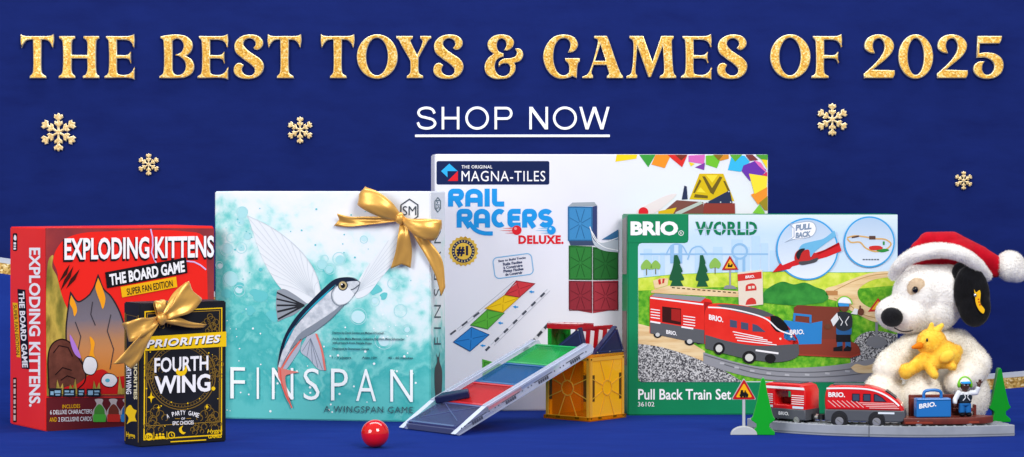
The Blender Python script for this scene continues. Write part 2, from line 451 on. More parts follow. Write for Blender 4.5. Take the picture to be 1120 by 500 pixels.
def wall_plate(name, loops, th, bev, mat, at_s=None):
    """mount a solid cut-out on the wall; loops in photo pixels on the wall plane, th and bev in pixels"""
    vs, fs = plate([[(p[0], -p[1]) for p in lp] for lp in loops], (th - 2 * bev) / 2 if th > 2 * bev else 0.01, bev)
    cx = (min(v.x for v in vs) + max(v.x for v in vs)) / 2; cy = (min(v.y for v in vs) + max(v.y for v in vs)) / 2
    zb = min(v.z for v in vs)
    loc = Vector(((cx - CX) * sW, YW, HC - (-cy - CY) * sW))
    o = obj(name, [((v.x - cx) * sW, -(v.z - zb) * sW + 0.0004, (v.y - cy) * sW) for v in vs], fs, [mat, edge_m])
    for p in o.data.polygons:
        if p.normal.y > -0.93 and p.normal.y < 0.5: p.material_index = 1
    sharp(o, 50)
    return o, loc
edge_m = M('#fff0cc', 0.3, 0.5, 0.65)  # pale bevel colour carries part of the white edge highlight
words = [('THE', [(23.1, 59.7), (64.9, 109.2), (114.8, 147.8)]),
         ('BEST', [(174.6, 212.9), (216.4, 250), (256, 289), (293, 330)]),
         ('TOYS', [(351, 388), (390.5, 435.2), (433.5, 472), (474, 507)]),
         ('&', [(530, 572.3)]),
         ('GAMES', [(594, 634.3), (636.8, 681.5), (685, 739.5), (744.5, 778), (784, 817)]),
         ('OF', [(842, 886), (887, 920.5)]),
         ('2025', [(943.9, 978.2), (982, 1020), (1023.8, 1058), (1063.8, 1097)])]
ordn = ['first', 'second', 'third', 'fourth', 'fifth']
for wd, boxes in words:
    for i, (ch, (x0, x1)) in enumerate(zip(wd, boxes)):
        sc, lps = GL[ch]
        lps = [outline(lp) if ch not in 'O0' else lp for lp in lps]
        base = 405 if sc > 6.5 else 380
        mnx = min(p[0] for p in lps[0]); mxx = max(p[0] for p in lps[0])
        k = (x1 - x0) / (mxx - mnx)
        lps = [[(x0 + (p[0] - mnx) * k, 85.9 + (p[1] - base) / sc) for p in lp] for lp in lps]
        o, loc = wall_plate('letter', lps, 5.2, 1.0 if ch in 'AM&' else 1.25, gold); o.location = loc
        kind = 'digit' if ch.isdigit() else 'sign' if ch == '&' else 'letter'
        o.name = 'ampersand' if ch == '&' else kind
        lab = 'gold glitter ampersand alone between the words TOYS and GAMES' if ch == '&' else \
            f'gold glitter {kind} {ch}, {ordn[i]} character of {wd} in the headline'
        tag(o, lab, kind, 'gold headline characters on the blue wall')
white_l = M('#f4f5fb', 0.45)
hh, wt = 24.6, 2.75          # cap height and stroke of the call line, in photo pixels
def sloop(cl, w):
    q = stroke(cl, w); return [p[0] for p in q] + [q[-1][1]] + [q[-1][2]] + [p[3] for p in q[::-1]]
def call_loops(ch, x0, x1):
    y0, y1 = 117.0, 117.0 + hh; m = (y0 + y1) / 2; xm = (x0 + x1) / 2; k = (x1 - x0)
    if ch == 'H': return [[(x0, y0), (x0 + wt, y0), (x0 + wt, m - wt / 2), (x1 - wt, m - wt / 2), (x1 - wt, y0), (x1, y0), (x1, y1), (x1 - wt, y1), (x1 - wt, m + wt / 2), (x0 + wt, m + wt / 2), (x0 + wt, y1), (x0, y1)]]
    if ch == 'O': return [ell(xm, m, k / 2, hh / 2 + .4, 48), ell(xm, m, k / 2 - wt, hh / 2 + .4 - wt, 48)]
    if ch == 'P':
        b = y0 + 14.2
        arc = lambda ins: [(x1 - 7 + (7 - ins) * math.cos(t), (y0 + b) / 2 + (7.1 - ins) * math.sin(t)) for t in [-PI / 2 + PI * j / 12 for j in range(13)]]
        return [[(x0, y0)] + arc(0) + [(x0 + wt, b), (x0 + wt, y1), (x0, y1)], [(x0 + wt, y0 + wt)] + arc(wt) + [(x0 + wt, b - wt)]]
    if ch == 'N': return [[(x0, y0), (x0 + 3.4, y0), (x1 - wt, y1 - 5.2), (x1 - wt, y0), (x1, y0), (x1, y1), (x1 - 3.4, y1), (x0 + wt, y0 + 5.2), (x0 + wt, y1), (x0, y1)]]
    if ch == 'W':
        q = k / 4
        return [[(x0, y0), (x0 + 3, y0), (x0 + q + .2, y1 - 5.4), (xm - 1.6, y0), (xm + 1.6, y0), (x1 - q - .2, y1 - 5.4), (x1 - 3, y0), (x1, y0), (x1 - q + 1.5, y1), (x1 - q - 1.7, y1), (xm, y0 + 5.4), (x0 + q + 1.7, y1), (x0 + q - 1.5, y1)]]
    i = wt / 2; xl, xr = x0 + i, x1 - i
    cl = crom([(xr - .6, y0 + 7.2), (xr - 3, y0 + 3), (xm, y0 + i - .3), (xl + 2.6, y0 + 3), (xl + .8, y0 + 6.6), (xl + 3, y0 + 10), (xm, m - .4), (xr - 2.4, y1 - 10.4), (xr, y1 - 6.6), (xr - 2.4, y1 - 2.8), (xm, y1 - i + .3), (xl + 2.4, y1 - 3), (xl, y1 - 7.6)], 7)
    return [sloop([tuple(p) for p in cl], wt)]
for i, (ch, a, b, nth, wd) in enumerate([('S', 340, 404, 'first', 'SHOP'), ('H', 421, 478, 'second', 'SHOP'), ('O', 497, 573, 'third', 'SHOP'), ('P', 591, 649, 'last', 'SHOP'),
                                  ('N', 703, 763, 'first', 'NOW'), ('O', 779, 856, 'middle', 'NOW'), ('W', 864, 961, 'last', 'NOW')]):
    o, loc = wall_plate('letter', call_loops(ch, 340 + a / 2.942, 340 + b / 2.942), 1.5, 0.1, white_l); o.location = loc
    o.data.materials.clear(); o.data.materials.append(white_l)
    tag(o, f'flat white letter {ch}, {nth} letter of the word {wd} above the boxes', 'letter', 'white letters of the call line')
o = bobj('underline_bar', box_bm((0, -0.0006, 0), (213 * sW, 0.0018, 2.7 * sW), 0.0002, 1), white_l); o.location = ((560.5 - CX) * sW, YW, HC - (148.7 - CY) * sW)
tag(o, 'thin white bar underlining the white words on the wall', 'bar')

def flake(cx, cy, r, label):
    half = [(0.12, .062), (0.30, .062), (0.44, .22), (0.60, .21), (0.55, .075), (0.63, .075), (0.76, .25), (0.95, .21), (0.90, .10), (1.0, 0.03)]
    pts = []
    for k in range(6):
        a = PI / 2 + k * PI / 3
        for (q, w) in half: pts.append((q, -w, a))
        for (q, w) in half[::-1]: pts.append((q, w, a))
    lp = [(cx + r * (q * math.cos(a) - w * math.sin(a)), cy - r * (q * math.sin(a) + w * math.cos(a))) for q, w, a in pts]
    lp = lp[::-1]
    o, loc = wall_plate('snowflake', [lp], 4.2, min(1.0, r * 0.055), flake_m); o.location = loc
    tag(o, label, 'snowflake', 'gold snowflakes on the blue wall')
flake_m = Mglitter('pale_gold', [(0.15, '#c09a55'), (0.5, '#d9b878'), (0.9, '#f4e2b5')], 700, 0.25, 0.35, 0.3)
flake(64.5, 144.8, 21, 'biggest gold snowflake, below the word THE on the wall')
flake(163, 180, 12.2, 'small gold snowflake above the red game box')
flake(328.5, 142.5, 14.8, 'mid sized gold snowflake above the pale teal game box')
flake(910, 131, 18, 'second biggest gold snowflake, below the word OF')
flake(1053.5, 197.5, 10.2, 'tiniest gold snowflake, above the plush dog with the red hat')
# ------------------------------------------------------------------ red board game box
WHT = M('#f4f2f4', 0.45); BLK = M('#16161b', 0.45); YEL = M('#f2b413', 0.45)
red_card = Mnoise('red_card', [(0.35, '#ec2c25'), (0.6, '#f2332b')], 8, 4, 0.38, bump=0.12, spec=.22)
R1, F, S = carton('board_game_box', 'big red board game box standing behind the small black card game box', 'game box',
                  (50, 472), 233.9, 249.5, math.radians(35), 11, True, red_card)
dusk = Mnoise('dusky_red_print', [(0.3, '#7d3038'), (0.6, '#a03a3a'), (0.8, '#5f2730')], 18, 5)
art = F.poly('cover_picture', zz([(207,40),(583,40),(775,40)], 0, 240, 4.164) + [(234, 249.9), (234, 434), (51, 434)], dusk, 1)
F.poly('red_sky', outline([(63, 300), (58, 285), (62, 272), (72, 261), (90, 255), (120, 253), (160, 251.5), (200, 253), (222, 258), (226, 290), (229, 340), (233, 345, 1), (233, 430, 1), (60, 430, 1)]), M('#ee271f', 0.45), 2, art)
fl = Mnoise('flame_print', [(0.25, '#4f4a20'), (0.45, '#8d8137'), (0.6, '#c6a84c'), (0.8, '#6a5a26')], 55, 5, 0.45, (1, 1, .4))
F.poly('olive_flames', outline([(51, 433, 1), (51, 300), (54, 282), (58, 279), (57, 292), (62, 302), (66, 318), (70, 330), (76, 345), (72, 372), (86, 398), (96, 420), (92, 433, 1)]), fl, 3, art)
grey_hill = Mgrad('hill_print', 0.065, 0.16, [(0.0, '#e08a3c'), (0.35, '#b98258'), (0.6, '#79707a'), (1, '#625e68')], mix=0.05)
hill_o = outline([(70, 432, 1), (73, 392), (72, 362), (74, 340), (77, 320, 1), (85, 330), (92, 327), (98, 322, 1), (103, 313), (107, 301, 1), (113, 316), (121, 324), (131, 342), (140, 372), (152, 405), (160, 432, 1)])
F.polys('hill_edge', stroke(hill_o, 1.6), M('#2b2228'), 5, art)
F.poly('grey_hill', hill_o, grey_hill, 4, art)
F.polys('hill_cracks', stroke([(82, 352), (88, 368), (85, 384), (92, 402)], 1.0) + stroke([(121, 344), (117, 362), (124, 382), (120, 404)], 1.0) + stroke([(101, 330), (99, 344), (104, 356)], 1.0), M('#3a343c'), 6, art)
F.each('lava_print', [outline([(77.5, 323, 1), (82, 331), (84, 340), (81, 346), (79, 338), (76, 332)]), outline([(107, 304, 1), (112, 316), (115, 327), (112, 338), (109, 330), (106, 322), (104, 314)]), outline([(98, 368), (103, 374), (102, 386), (106, 398), (101, 406), (97, 392), (99, 380)])], M('#f4a01f'), 6.4, art)
F.polys('scratch_marks', [[(66, 318), (70, 306), (80, 291), (77, 303)], [(64, 309), (70, 297), (76, 289), (73, 300)], [(72, 316), (77, 305), (87, 294), (82, 306)]], M('#3d1512'), 7, art)
lump_o = outline([(53, 425, 1), (53, 385), (58, 375), (68, 371), (80, 378), (86, 392), (93, 405), (92, 418), (84, 426, 1)])
F.polys('lump_edge', stroke(lump_o, 1.4), M('#241012'), 8, art)
F.poly('brown_lump', lump_o, Mnoise('brown_print', [(0.3, '#4f2a22'), (0.7, '#774336')], 60, 4), 7, art)
F.polys('lump_lines', stroke([(58, 386), (64, 378), (74, 380), (79, 390)], 1.1) + stroke([(60, 410), (68, 402), (78, 405)], 1.1) + stroke([(66, 416), (73, 411), (82, 414)], 1.1), M('#241012'), 9, art)
F.poly('red_ground', outline([(62, 431, 1), (70, 424), (84, 420), (100, 408), (112, 404), (124, 412), (140, 412), (150, 431, 1)]), M('#d11f1e'), 8, art)
F.poly('violet_glow', outline([(76, 366), (82, 376), (88, 392), (82, 388), (77, 376)]), M('#b07ad0'), 9, art)
for q, (cx, cy, rx, ry) in enumerate([(98, 400, 7.5, 9), (119, 416, 8.5, 6.5)]):
    F.poly('pebble_edge', outline([(cx - rx - 1, cy), (cx - rx * .5, cy - ry - 1), (cx + rx * .6, cy - ry), (cx + rx + 1, cy), (cx + rx * .4, cy + ry + 1), (cx - rx * .6, cy + ry)]), M('#201418'), 10, art)
    F.poly('white_pebble', outline([(cx - rx, cy), (cx - rx * .5, cy - ry), (cx + rx * .6, cy - ry + 1), (cx + rx, cy), (cx + rx * .4, cy + ry), (cx - rx * .6, cy + ry - 1)]), M('#ece9ea'), 11, art)
F.poly('pebble_spot', ell(117, 416, 2.6, 2), M('#59b8cc'), 12, art)
F.each('flame_print', [[(x, 431), (x + 2, 418 - k), (x + 5, 425), (x + 8, 416 + k), (x + 10, 431)] for x, k in ((60, 3), (74, -2), (100, 2), (128, 8))], fl, 12, art)
F.polys('caption_bars', [rect(53, 424.6, 67, 434), rect(68.5, 425, 82, 434), rect(84, 425, 92, 434), rect(94, 425, 109.5, 434)], M('#1b1e27'), 13, art)
F.polys('caption_marks', [rect(54.5, 428, 58, 432), rect(59, 427, 65.5, 430), rect(60, 431, 65, 432.5), rect(70, 427, 75, 429), rect(70, 430.5, 80, 432), rect(76.5, 427, 80, 429.5), rect(85.5, 427, 91, 429), rect(85.5, 430, 90, 432), rect(95.5, 427, 101, 432), rect(102.5, 427, 108, 429), rect(102.5, 430.5, 107, 432)], M('#8fb6cf'), 14, art)
strip = F.poly('maroon_strip', [(50.6, 435), (234, 435), (234, 470), (50.6, 471.4)], M('#6a2329', 0.42), 2)
F.text('strip_lettering', 'INCLUDES', (68, 442.6), (87.5, 442.0), (68, 446.8), YEL, 4, 0.01, parent=strip)
F.text('strip_lettering', '6 DELUXE CHARACTERS', (54.6, 448.6), (100.5, 447.6), (54.6, 453.4), WHT, 4, 0.01, parent=strip)
F.text('strip_lettering', 'AND', (54, 456.6), (62, 456.4), (54, 461.4), YEL, 4, 0.01, parent=strip)
F.text('strip_lettering', '2 EXCLUSIVE CARDS', (63.6, 456.4), (100, 455.6), (63.6, 461.2), WHT, 4, 0.01, parent=strip)
for cx, c2, c3 in ((108.5, '#4f9a3c', '#57c043'), (124, '#7c3a2c', '#d8352c'), (139, '#2d6fb0', '#3a94dd')):
    F.poly('bag_shape', outline([(cx - 7, 461, 1), (cx - 7.5, 450), (cx - 3, 442), (cx - 5, 437), (cx + 4, 437), (cx + 3, 442), (cx + 7.5, 450), (cx + 7, 461, 1)]), M('#c9bcb8'), 4, strip)
    F.poly('bag_shape', outline([(cx - 6, 455, 1), (cx - 5, 447), (cx, 442), (cx + 5, 447), (cx + 6, 455, 1)]), M(c2), 5, strip)
    F.poly('bag_shape', rrect(cx - 7, 453, cx + 7, 461.5, 1.5), M(c3), 6, strip)
F.polys('lightning_print', stroke([(164.5, 250.5), (166.5, 259), (166.8, 268.6), (165.4, 276), (168, 283), (172, 290)], 1.5), M('#d9b8e8'), 6)
F.polys('lightning_print', stroke([(203, 285.6), (212, 286.5), (219, 290), (225, 295)], 1.5), M('#d9b8e8'), 6)
F.text('title_shadow', 'EXPLODING KITTENS', (68.7, 261.6), (233.8, 258.6), (68.7, 287), BLK, 7, 0.035, 1.0)
F.text('title_lettering', 'EXPLODING KITTENS', (70, 260.6), (233.6, 257.6), (70, 284.6), WHT, 10, 0.028, 1.0)
bn = F.poly('black_banner', [(114.4, 297.8), (203, 281.4), (204.6, 298.4), (116.6, 315.2)], BLK, 12)
F.text('banner_lettering', 'THE BOARD GAME', (118.6, 300.0), (200.6, 284.8), (119.8, 312.6), WHT, 14, 0.035, parent=bn)
bn = F.poly('yellow_banner', [(131.4, 313.9), (192, 302.6), (193.4, 314), (133, 325.4)], YEL, 11)
F.text('banner_lettering', 'SUPER FAN EDITION', (137.6, 315.6), (187.6, 306), (138.6, 323), BLK, 14, 0.01, parent=bn)
# spine
S.text('spine_title', 'EXPLODING KITTENS.', (44.5, 271), (44.5, 445), (32, 271), WHT, 3, 0.03)
b = S.poly('black_banner', [(19.2, 316), (27.8, 317), (32.6, 404), (24, 403)], BLK, 2)
S.text('banner_lettering', 'THE BOARD GAME', (26.8, 319), (31, 402), (20.6, 319), WHT, 4, 0.03, parent=b)
b = S.poly('yellow_banner', [(14, 331), (19.4, 331.5), (22.6, 391), (18.6, 390.6)], YEL, 2)
S.text('banner_lettering', 'SUPER FAN EDITION', (18.6, 333.5), (21.6, 388), (15.0, 333.5), BLK, 4, 0.0, parent=b)
S.poly('maker_mark', rrect(14.2, 255, 19, 274.5, 1.5), BLK, 2)
S.polys('maker_mark_white', [outline([(15.5, 262), (16.5, 257), (18, 258), (18, 263)]), rect(15.3, 265, 18, 267.5), rect(15.3, 268.6, 18, 270), rect(15.3, 271, 18, 273)], WHT, 4)
S.poly('info_strip', rrect(14.4, 413, 18.4, 462, 1), M('#3a1716'), 2)
S.polys('info_marks', [rect(15.3, y, 17.6, y + h) for y, h in ((415, 4), (421, 2), (425, 6), (433, 2), (437, 5), (444, 2), (448, 4), (454, 6))], M('#d8b7b0'), 4)
# ------------------------------------------------------------------ small black card game box
blk_card = Mnoise('black_card', [(0.35, '#1b1c22'), (0.6, '#222329')], 12, 4, 0.4)
R2, F, S = carton('card_game_box', 'small black card game box with gold line art, in front of the red box', 'game box',
                  (152.5, 489.5), 247.4, 332, math.radians(33), 135.5, True, blk_card)
GLD = M('#c79a2c', 0.4, 0.4, 0.3); GLD2 = M('#8a6a24', 0.4, 0.4, 0.3); BY = M('#f5c815', 0.45)
def fr(x0t, yt0, x1t, yt1, x0b, yb0, x1b, yb1, w): return stroke([(x0t, yt0), (x1t, yt1), (x1b, yb1), (x0b, yb0)], w, True)
F.polys('gold_frame', fr(158.6, 341, 242.4, 337, 157.4, 481, 242, 475.5, 1.3), BY, 2)
F.polys('thin_frame', fr(161, 343.4, 240, 339.6, 159.8, 466, 239.6, 461.4, 0.6), GLD, 2)
F.polys('ring_art', ring(198.5, 411, 37, 1.0, 48) + ring(198.5, 411, 34.4, 0.7, 48) + ring(198.5, 411, 31, 0.5, 48), GLD2, 3)
F.polys('ring_rays', [stroke([(198.5 + 32 * math.cos(a), 411 + 32 * math.sin(a)), (198.5 + 34 * math.cos(a), 411 + 34 * math.sin(a))], 0.7)[0] for a in [2 * PI * k / 60 for k in range(60)]], GLD2, 4)
def cloud(cx, cy, s, fl=1):
    out = []
    for dx, dy, r in ((0, 0, 5), (6, 2, 4), (-6, 3, 4), (2, -5, 3.6), (11, 6, 3.4), (-2, 8, 4.5)):
        out += stroke(ell(cx + fl * dx * s, cy + dy * s, r * s, n=14, a0=2.4, a1=7.6), 0.75)
    return out
F.polys('cloud_art', cloud(169, 451, 1) + cloud(166, 464, .9) + cloud(229, 451, 1, -1) + cloud(233, 461, .9, -1) + cloud(166, 399, .9) + cloud(165, 411, .7) + cloud(236, 396, .8, -1) + cloud(236, 409, .7, -1) + cloud(231, 350, .8, -1) + cloud(233, 358, .6, -1) + cloud(178, 352, .6) + cloud(214, 468, .6), GLD2, 5)
F.polys('gold_dots', [ell(x, y, r, n=8) for x, y, r in ((165, 434, 0), (176, 444, .8), (233, 425, 2.3), (160, 425, .9), (226, 444, .9), (187, 440, .8), (205, 441, .8), (164, 385, .7), (228, 386, .8), (232, 388, .5), (218, 436, .7), (180, 466, .7), (205, 447, .4), (238, 436, .7)) if r], BY, 6)
F.polys('gold_stars', [[(165, 428), (166, 433), (169, 434.5), (166, 436), (165, 441), (164, 436), (161, 434.5), (164, 433)], [(226, 441.6), (226.6, 444), (228, 445), (226.6, 446), (226, 448.4), (225.4, 446), (224, 445), (225.4, 444)], [(173, 443), (173.5, 445), (175, 445.6), (173.5, 446.3), (173, 448), (172.5, 446.3), (171, 445.6), (172.5, 445)]], BY, 7)
F.poly('gold_moon', outline([(200, 465.5, 1), (196, 468), (196, 472), (200, 475), (203, 473, 1), (199.6, 472), (198.4, 469)]), BY, 6)
b = F.poly('yellow_banner', [(153.3, 368.6), (247.1, 362.6), (247.1, 379), (153.3, 384)], BY, 8)
F.text('banner_shadow', 'PRIORITIES', (160.6, 373.0), (241.4, 366.6), (160.4, 382), BLK, 10, 0.04, 1.12, 0.18, parent=b)
F.text('banner_lettering', 'PRIORITIES', (159.8, 372.0), (240.4, 366.0), (159.6, 380.6), WHT, 14, 0.035, 1.12, 0.18, parent=b)
F.text('title_lettering', 'FOURTH', (168.4, 391.4), (227.4, 388.6), (168.4, 407.8), WHT, 10, 0.022)
F.text('title_lettering', 'WING', (168.6, 411.4), (229.6, 408.6), (168.6, 431), WHT, 10, 0.03)
F.polys('gold_creature', [outline([(193, 403, 1), (196, 406), (200, 405), (203, 399, 1), (204, 405), (201, 410), (196, 411), (192, 408)])], BY, 13)
for i, ch in enumerate('A PARTY GAME'):
    if ch == ' ': continue
    a = -(i - 5.5) / 5.5
    x = 199.5 - a * 16.5; y = 451.4 + a * a * 3.2 - (x - 199) * .03
    th = -a * 0.32
    c, s_ = math.cos(th), math.sin(th); w = 1.35
    F.text('tagline_letter', ch, (x - w * c + 2.4 * s_, y - w * s_ - 2.4 * c), (x + w * c + 2.4 * s_, y + w * s_ - 2.4 * c), (x - w * c - 2.4 * s_, y - w * s_ + 2.4 * c), WHT, 8, 0.015)
F.rtext('tagline_lettering', 'OF', 197.8, 456.6, 202, 459, WHT, h=8, bold=0.01)
F.polys('tagline_dashes', [rect(191, 457.6, 196.4, 458.2), rect(203.4, 457.4, 208.6, 458)], GLD, 8)
F.text('tagline_lettering', 'EPIC CHOICES', (188.4, 460.9), (211.4, 459.9), (188.4, 465.1), WHT, 8, 0.015)
F.polys('icon_badges', [ell(162.4, 477.6, 4.2, n=20)] , BY, 9)
F.rtext('badge_lettering', '12+', 159.6, 475.8, 165.2, 479.4, BLK, h=11, bold=0.02)
F.polys('icon_figures', [ell(171, 475.6, 1.1, n=10), ell(174.6, 474.8, 1.3, n=10), ell(178, 475, 1.1, n=10), outline([(169, 480.5, 1), (169.5, 477.4), (172.4, 477.4), (173, 480.5, 1)]), outline([(173.2, 480.3, 1), (173.4, 476.8), (176, 476.8), (176.2, 480.3, 1)]), outline([(176.4, 480, 1), (176.6, 477), (179.4, 477), (180, 480, 1)])] + ring(187, 476, 3.4, 1, 18) + stroke([(187, 474), (187, 476.4), (188.6, 477)], .7), BY, 9)
F.polys('icon_dividers', [rect(167.6, 472.6, 168.1, 481.4), rect(181.8, 472, 182.3, 481)], BY, 9)
F.polys('base_line', stroke([(186, 483.2), (225, 481)], 1.2), BY, 9)
F.text('maker_lettering', 'Hygge', (226, 469.6), (242.4, 468.4), (226, 475), BY, 12, 0.015, shear=0.2)
F.text('maker_lettering', 'GAMES', (227, 475.8), (241.8, 474.8), (227, 479.6), BY, 12, 0.025)
S.polys('spine_lines', stroke([(151.4, 345), (151.4, 484)], 0.6) + stroke([(137, 342), (137, 482)], 0.6), GLD, 2)
S.polys('spine_panel', stroke([(138.4, 344), (150, 346.5), (150, 384), (138.4, 381)], 0.5, True) + cloud(144, 360, .7), GLD2, 2)
S.text('spine_title', 'FOURTH WING', (144, 392), (144, 431), (138.2, 392), WHT, 3, 0.02)
S.text('spine_title', 'PRIORITIES', (150.4, 391), (150.4, 437), (146.6, 391), M('#e8dcae'), 3, 0.03)
S.polys('spine_creature', [outline([(137.5, 452, 1), (139, 446), (143, 443), (146, 447), (150, 449, 1), (148, 456), (150, 461, 1), (144, 461), (139, 464, 1), (141, 457)])], BY, 3)
S.text('maker_lettering', 'Hygge', (138.4, 472), (148, 474), (138.4, 479.4), BY, 3, 0.02)
FACE_BLACK = F
# ------------------------------------------------------------------ pale box with a watercolour sea and a flying fish
def watercolour():
    m = bpy.data.materials.new('watercolour_card'); n, l, b = nodes_of(m)
    tc = n.new('ShaderNodeTexCoord'); sx = n.new('ShaderNodeSeparateXYZ'); l.new(tc.outputs['Object'], sx.inputs[0])
    big = N(n, 'ShaderNodeTexNoise', Scale=13, Detail=7, Roughness=0.62, Distortion=0.5); l.new(tc.outputs['Object'], big.inputs['Vector'])
    fine = N(n, 'ShaderNodeTexNoise', Scale=60, Detail=5, Roughness=0.6); l.new(tc.outputs['Object'], fine.inputs['Vector'])
    vor = N(n, 'ShaderNodeTexVoronoi', Scale=75, feature='SMOOTH_F1'); l.new(tc.outputs['Object'], vor.inputs['Vector'])
    def math_(op, a, bb, c=None):
        q = n.new('ShaderNodeMath'); q.operation = op
        for i, v in enumerate((a, bb, c)):
            if v is None: continue
            if isinstance(v, (int, float)): q.inputs[i].default_value = v
            else: l.new(v, q.inputs[i])
        return q.outputs[0]
    z, x = sx.outputs[2], sx.outputs[0]
    # wash is heavy low down and to the left, bare paper high up
    a = math_('MULTIPLY_ADD', z, -6.6, 1.55)
    a = math_('MULTIPLY_ADD', x, -1.9, a)
    s = math_('MULTIPLY_ADD', big.outputs['Fac'], 2.4, -1.2)
    t = math_('ADD', a, s)
    t = math_('MULTIPLY_ADD', vor.outputs['Distance'], -0.5, t)
    f = math_('MULTIPLY_ADD', fine.outputs['Fac'], 0.5, -0.22)
    t = math_('ADD', t, f)
    mr = N(n, 'ShaderNodeMapRange'); mr.inputs['From Min'].default_value = -0.35; mr.inputs['From Max'].default_value = 1.25
    l.new(t, mr.inputs['Value'])
    r = ramp(n, [(0.0, '#e8ebf0'), (0.22, '#e0e9ee'), (0.34, '#cce7e8'), (0.43, '#a6dcdb'), (0.52, '#78ccc9'), (0.62, '#4fbbb9'), (0.72, '#74cbc8'), (0.82, '#40b0b0'), (1, '#5cc0bf')])
    l.new(mr.outputs[0], r.inputs[0]); l.new(r.outputs[0], b.inputs['Base Color'])
    b.inputs['Roughness'].default_value = 0.5; b.inputs['Specular IOR Level'].default_value = 0.2
    return m
wc = watercolour()
R3, F, S = carton('board_game_box', 'square pale teal game box with a flying fish painting and gold bow', 'game box',
                  (471, 462), 235, 209.5, math.radians(-10), 487, False, wc)
bub1 = M('#a5dade', 0.5); bub2 = M('#bfe3e8', 0.5); bub3 = M('#5fc0c8', 0.5); wsp = M('#eef6f8', 0.5)
rnd = random.Random(5)
rings_, discs, specks, whites = [], [], [], []
for cx, cy, r in ((265, 232, 6), (262, 243, 5), (253, 260, 5), (248, 273, 7), (264, 271, 6), (271, 258, 4), (301, 252, 2), (302, 282, 2.5), (352, 290, 6), (361, 294, 6), (371, 283, 7), (355, 283, 4), (330, 252, 1.5), (285, 295, 3), (252, 305, 8), (240, 290, 4), (262, 318, 6), (345, 268, 1.6), (398, 262, 4), (406, 302, 3), (392, 346, 9), (420, 372, 10), (438, 340, 7), (445, 360, 5), (430, 310, 6), (410, 330, 5)):
    (rings_ if r > 3 else specks).append((cx, cy, r))
    if r > 3.5 and rnd.random() < .75: discs.append((cx + rnd.uniform(-1, 1), cy + rnd.uniform(-1, 1), r * rnd.uniform(.6, 1)))
F.each('bubble_print', [outline([(cx + r * math.cos(k) * rnd.uniform(.88, 1.1), cy + r * math.sin(k) * rnd.uniform(.88, 1.1)) for k in [2 * PI * j / 9 for j in range(9)]], 3) for cx, cy, r in discs[:9]], bub1, 1)
F.each('bubble_print', [outline([(cx + r * math.cos(k) * rnd.uniform(.88, 1.1), cy + r * math.sin(k) * rnd.uniform(.88, 1.1)) for k in [2 * PI * j / 9 for j in range(9)]], 3) for cx, cy, r in discs[9:]], bub2, 1)
[F.polys('bubble_ring_print', ring(cx, cy, r, 0.7, 22), bub1, 2 + .03 * i) for i, (cx, cy, r) in enumerate(rings_)]
F.polys('speck_print', [ell(cx, cy, r * .7, n=10) for cx, cy, r in specks] + [ell(rnd.uniform(240, 460), rnd.uniform(225, 345), rnd.uniform(.5, 1.2), n=7) for _ in range(42)], bub3, 3)
F.polys('spatter_print', [ell(rnd.uniform(240, 465), rnd.uniform(330, 452), rnd.uniform(.5, 1.5), n=8) for _ in range(60)], wsp, 3)
F.each('blotch_print', [outline([(cx + r * math.cos(k) * rnd.uniform(.6, 1.3), cy + r * .8 * math.sin(k) * rnd.uniform(.6, 1.3)) for k in [2 * PI * j / 9 for j in range(9)]], 3) for cx, cy, r in ((247, 322, 6), (262, 312, 5), (283, 322, 9), (240, 345, 6), (300, 345, 8), (274, 340, 6), (410, 318, 7), (420, 324, 5), (385, 380, 8))], M('#63c3c6'), 2)
# the fish
art = F.poly('fish_body', outline([(394, 309, 1), (388, 304.5), (378, 303.5), (366, 306), (354, 316), (340, 330), (325, 346), (313, 365), (307, 383), (304.5, 402), (307, 404, 1), (316, 386), (326, 374), (345, 362), (362, 349), (378, 332), (391, 318)]), Mnoise('fish_silver', [(0.3, '#a9b2bc'), (0.5, '#c3cad2'), (0.7, '#dbe0e6')], 140, 4, 0.4), 8)
F.polys('fish_outline', stroke(outline([(394, 309, 1), (388, 304.5), (378, 303.5), (366, 306), (354, 316), (340, 330), (325, 346), (313, 365), (307, 383), (304.5, 402), (307, 404, 1), (316, 386), (326, 374), (345, 362), (362, 349), (378, 332), (391, 318)]), 0.8, True), M('#5f6975'), 9, art)
F.poly('fish_back', outline([(392, 307.4, 1), (386, 304.2), (377, 303.2), (366, 305.8), (354, 315.6), (340, 329.6), (325, 345.6), (313, 364.6), (306.6, 383), (304.4, 401, 1), (310, 382), (320, 362), (334, 345), (350, 329), (362, 318), (374, 310), (384, 307.5)]), M('#152238', 0.35), 10, art)
F.poly('fish_stripe', outline([(368, 310.5, 1), (358, 319), (345, 331), (330, 347), (318, 364), (310, 383, 1), (315, 368), (326, 352.5), (340, 338), (356, 323.5)]), M('#1f9fb8', 0.35), 11, art)
F.poly('fish_belly_shade', outline([(384, 322, 1), (368, 338), (346, 353), (327, 366), (316, 384, 1), (327, 373.6), (345.6, 361.6), (362, 348.6), (378, 331.6)]), M('#7f8995'), 10, art)
F.poly('gill_plate', outline([(374, 311), (383, 316), (388, 322, 1), (380, 331), (371, 333), (365, 327), (367, 316)]), M('#dfe5ea'), 12, art)
F.polys('gill_line', stroke(crom([(368, 312), (363, 321), (365, 330), (372, 334.5), (381, 331)], 5), 0.9), M('#7d8894'), 13, art)
F.polys('mouth_line', stroke(crom([(393.6, 311), (388, 315.5), (384, 317)], 4), 0.8), M('#3a4350'), 13, art)
F.poly('eye_ring', ell(375.3, 312.3, 5.4, 5.6), M('#2b3340'), 14, art)
F.poly('eye_iris', ell(375.3, 312.3, 4.4, 4.6), M('#b9a878'), 15, art)
F.poly('eye_pupil', ell(375.5, 312.5, 2.5, 2.7), M('#0c0e12'), 16, art)
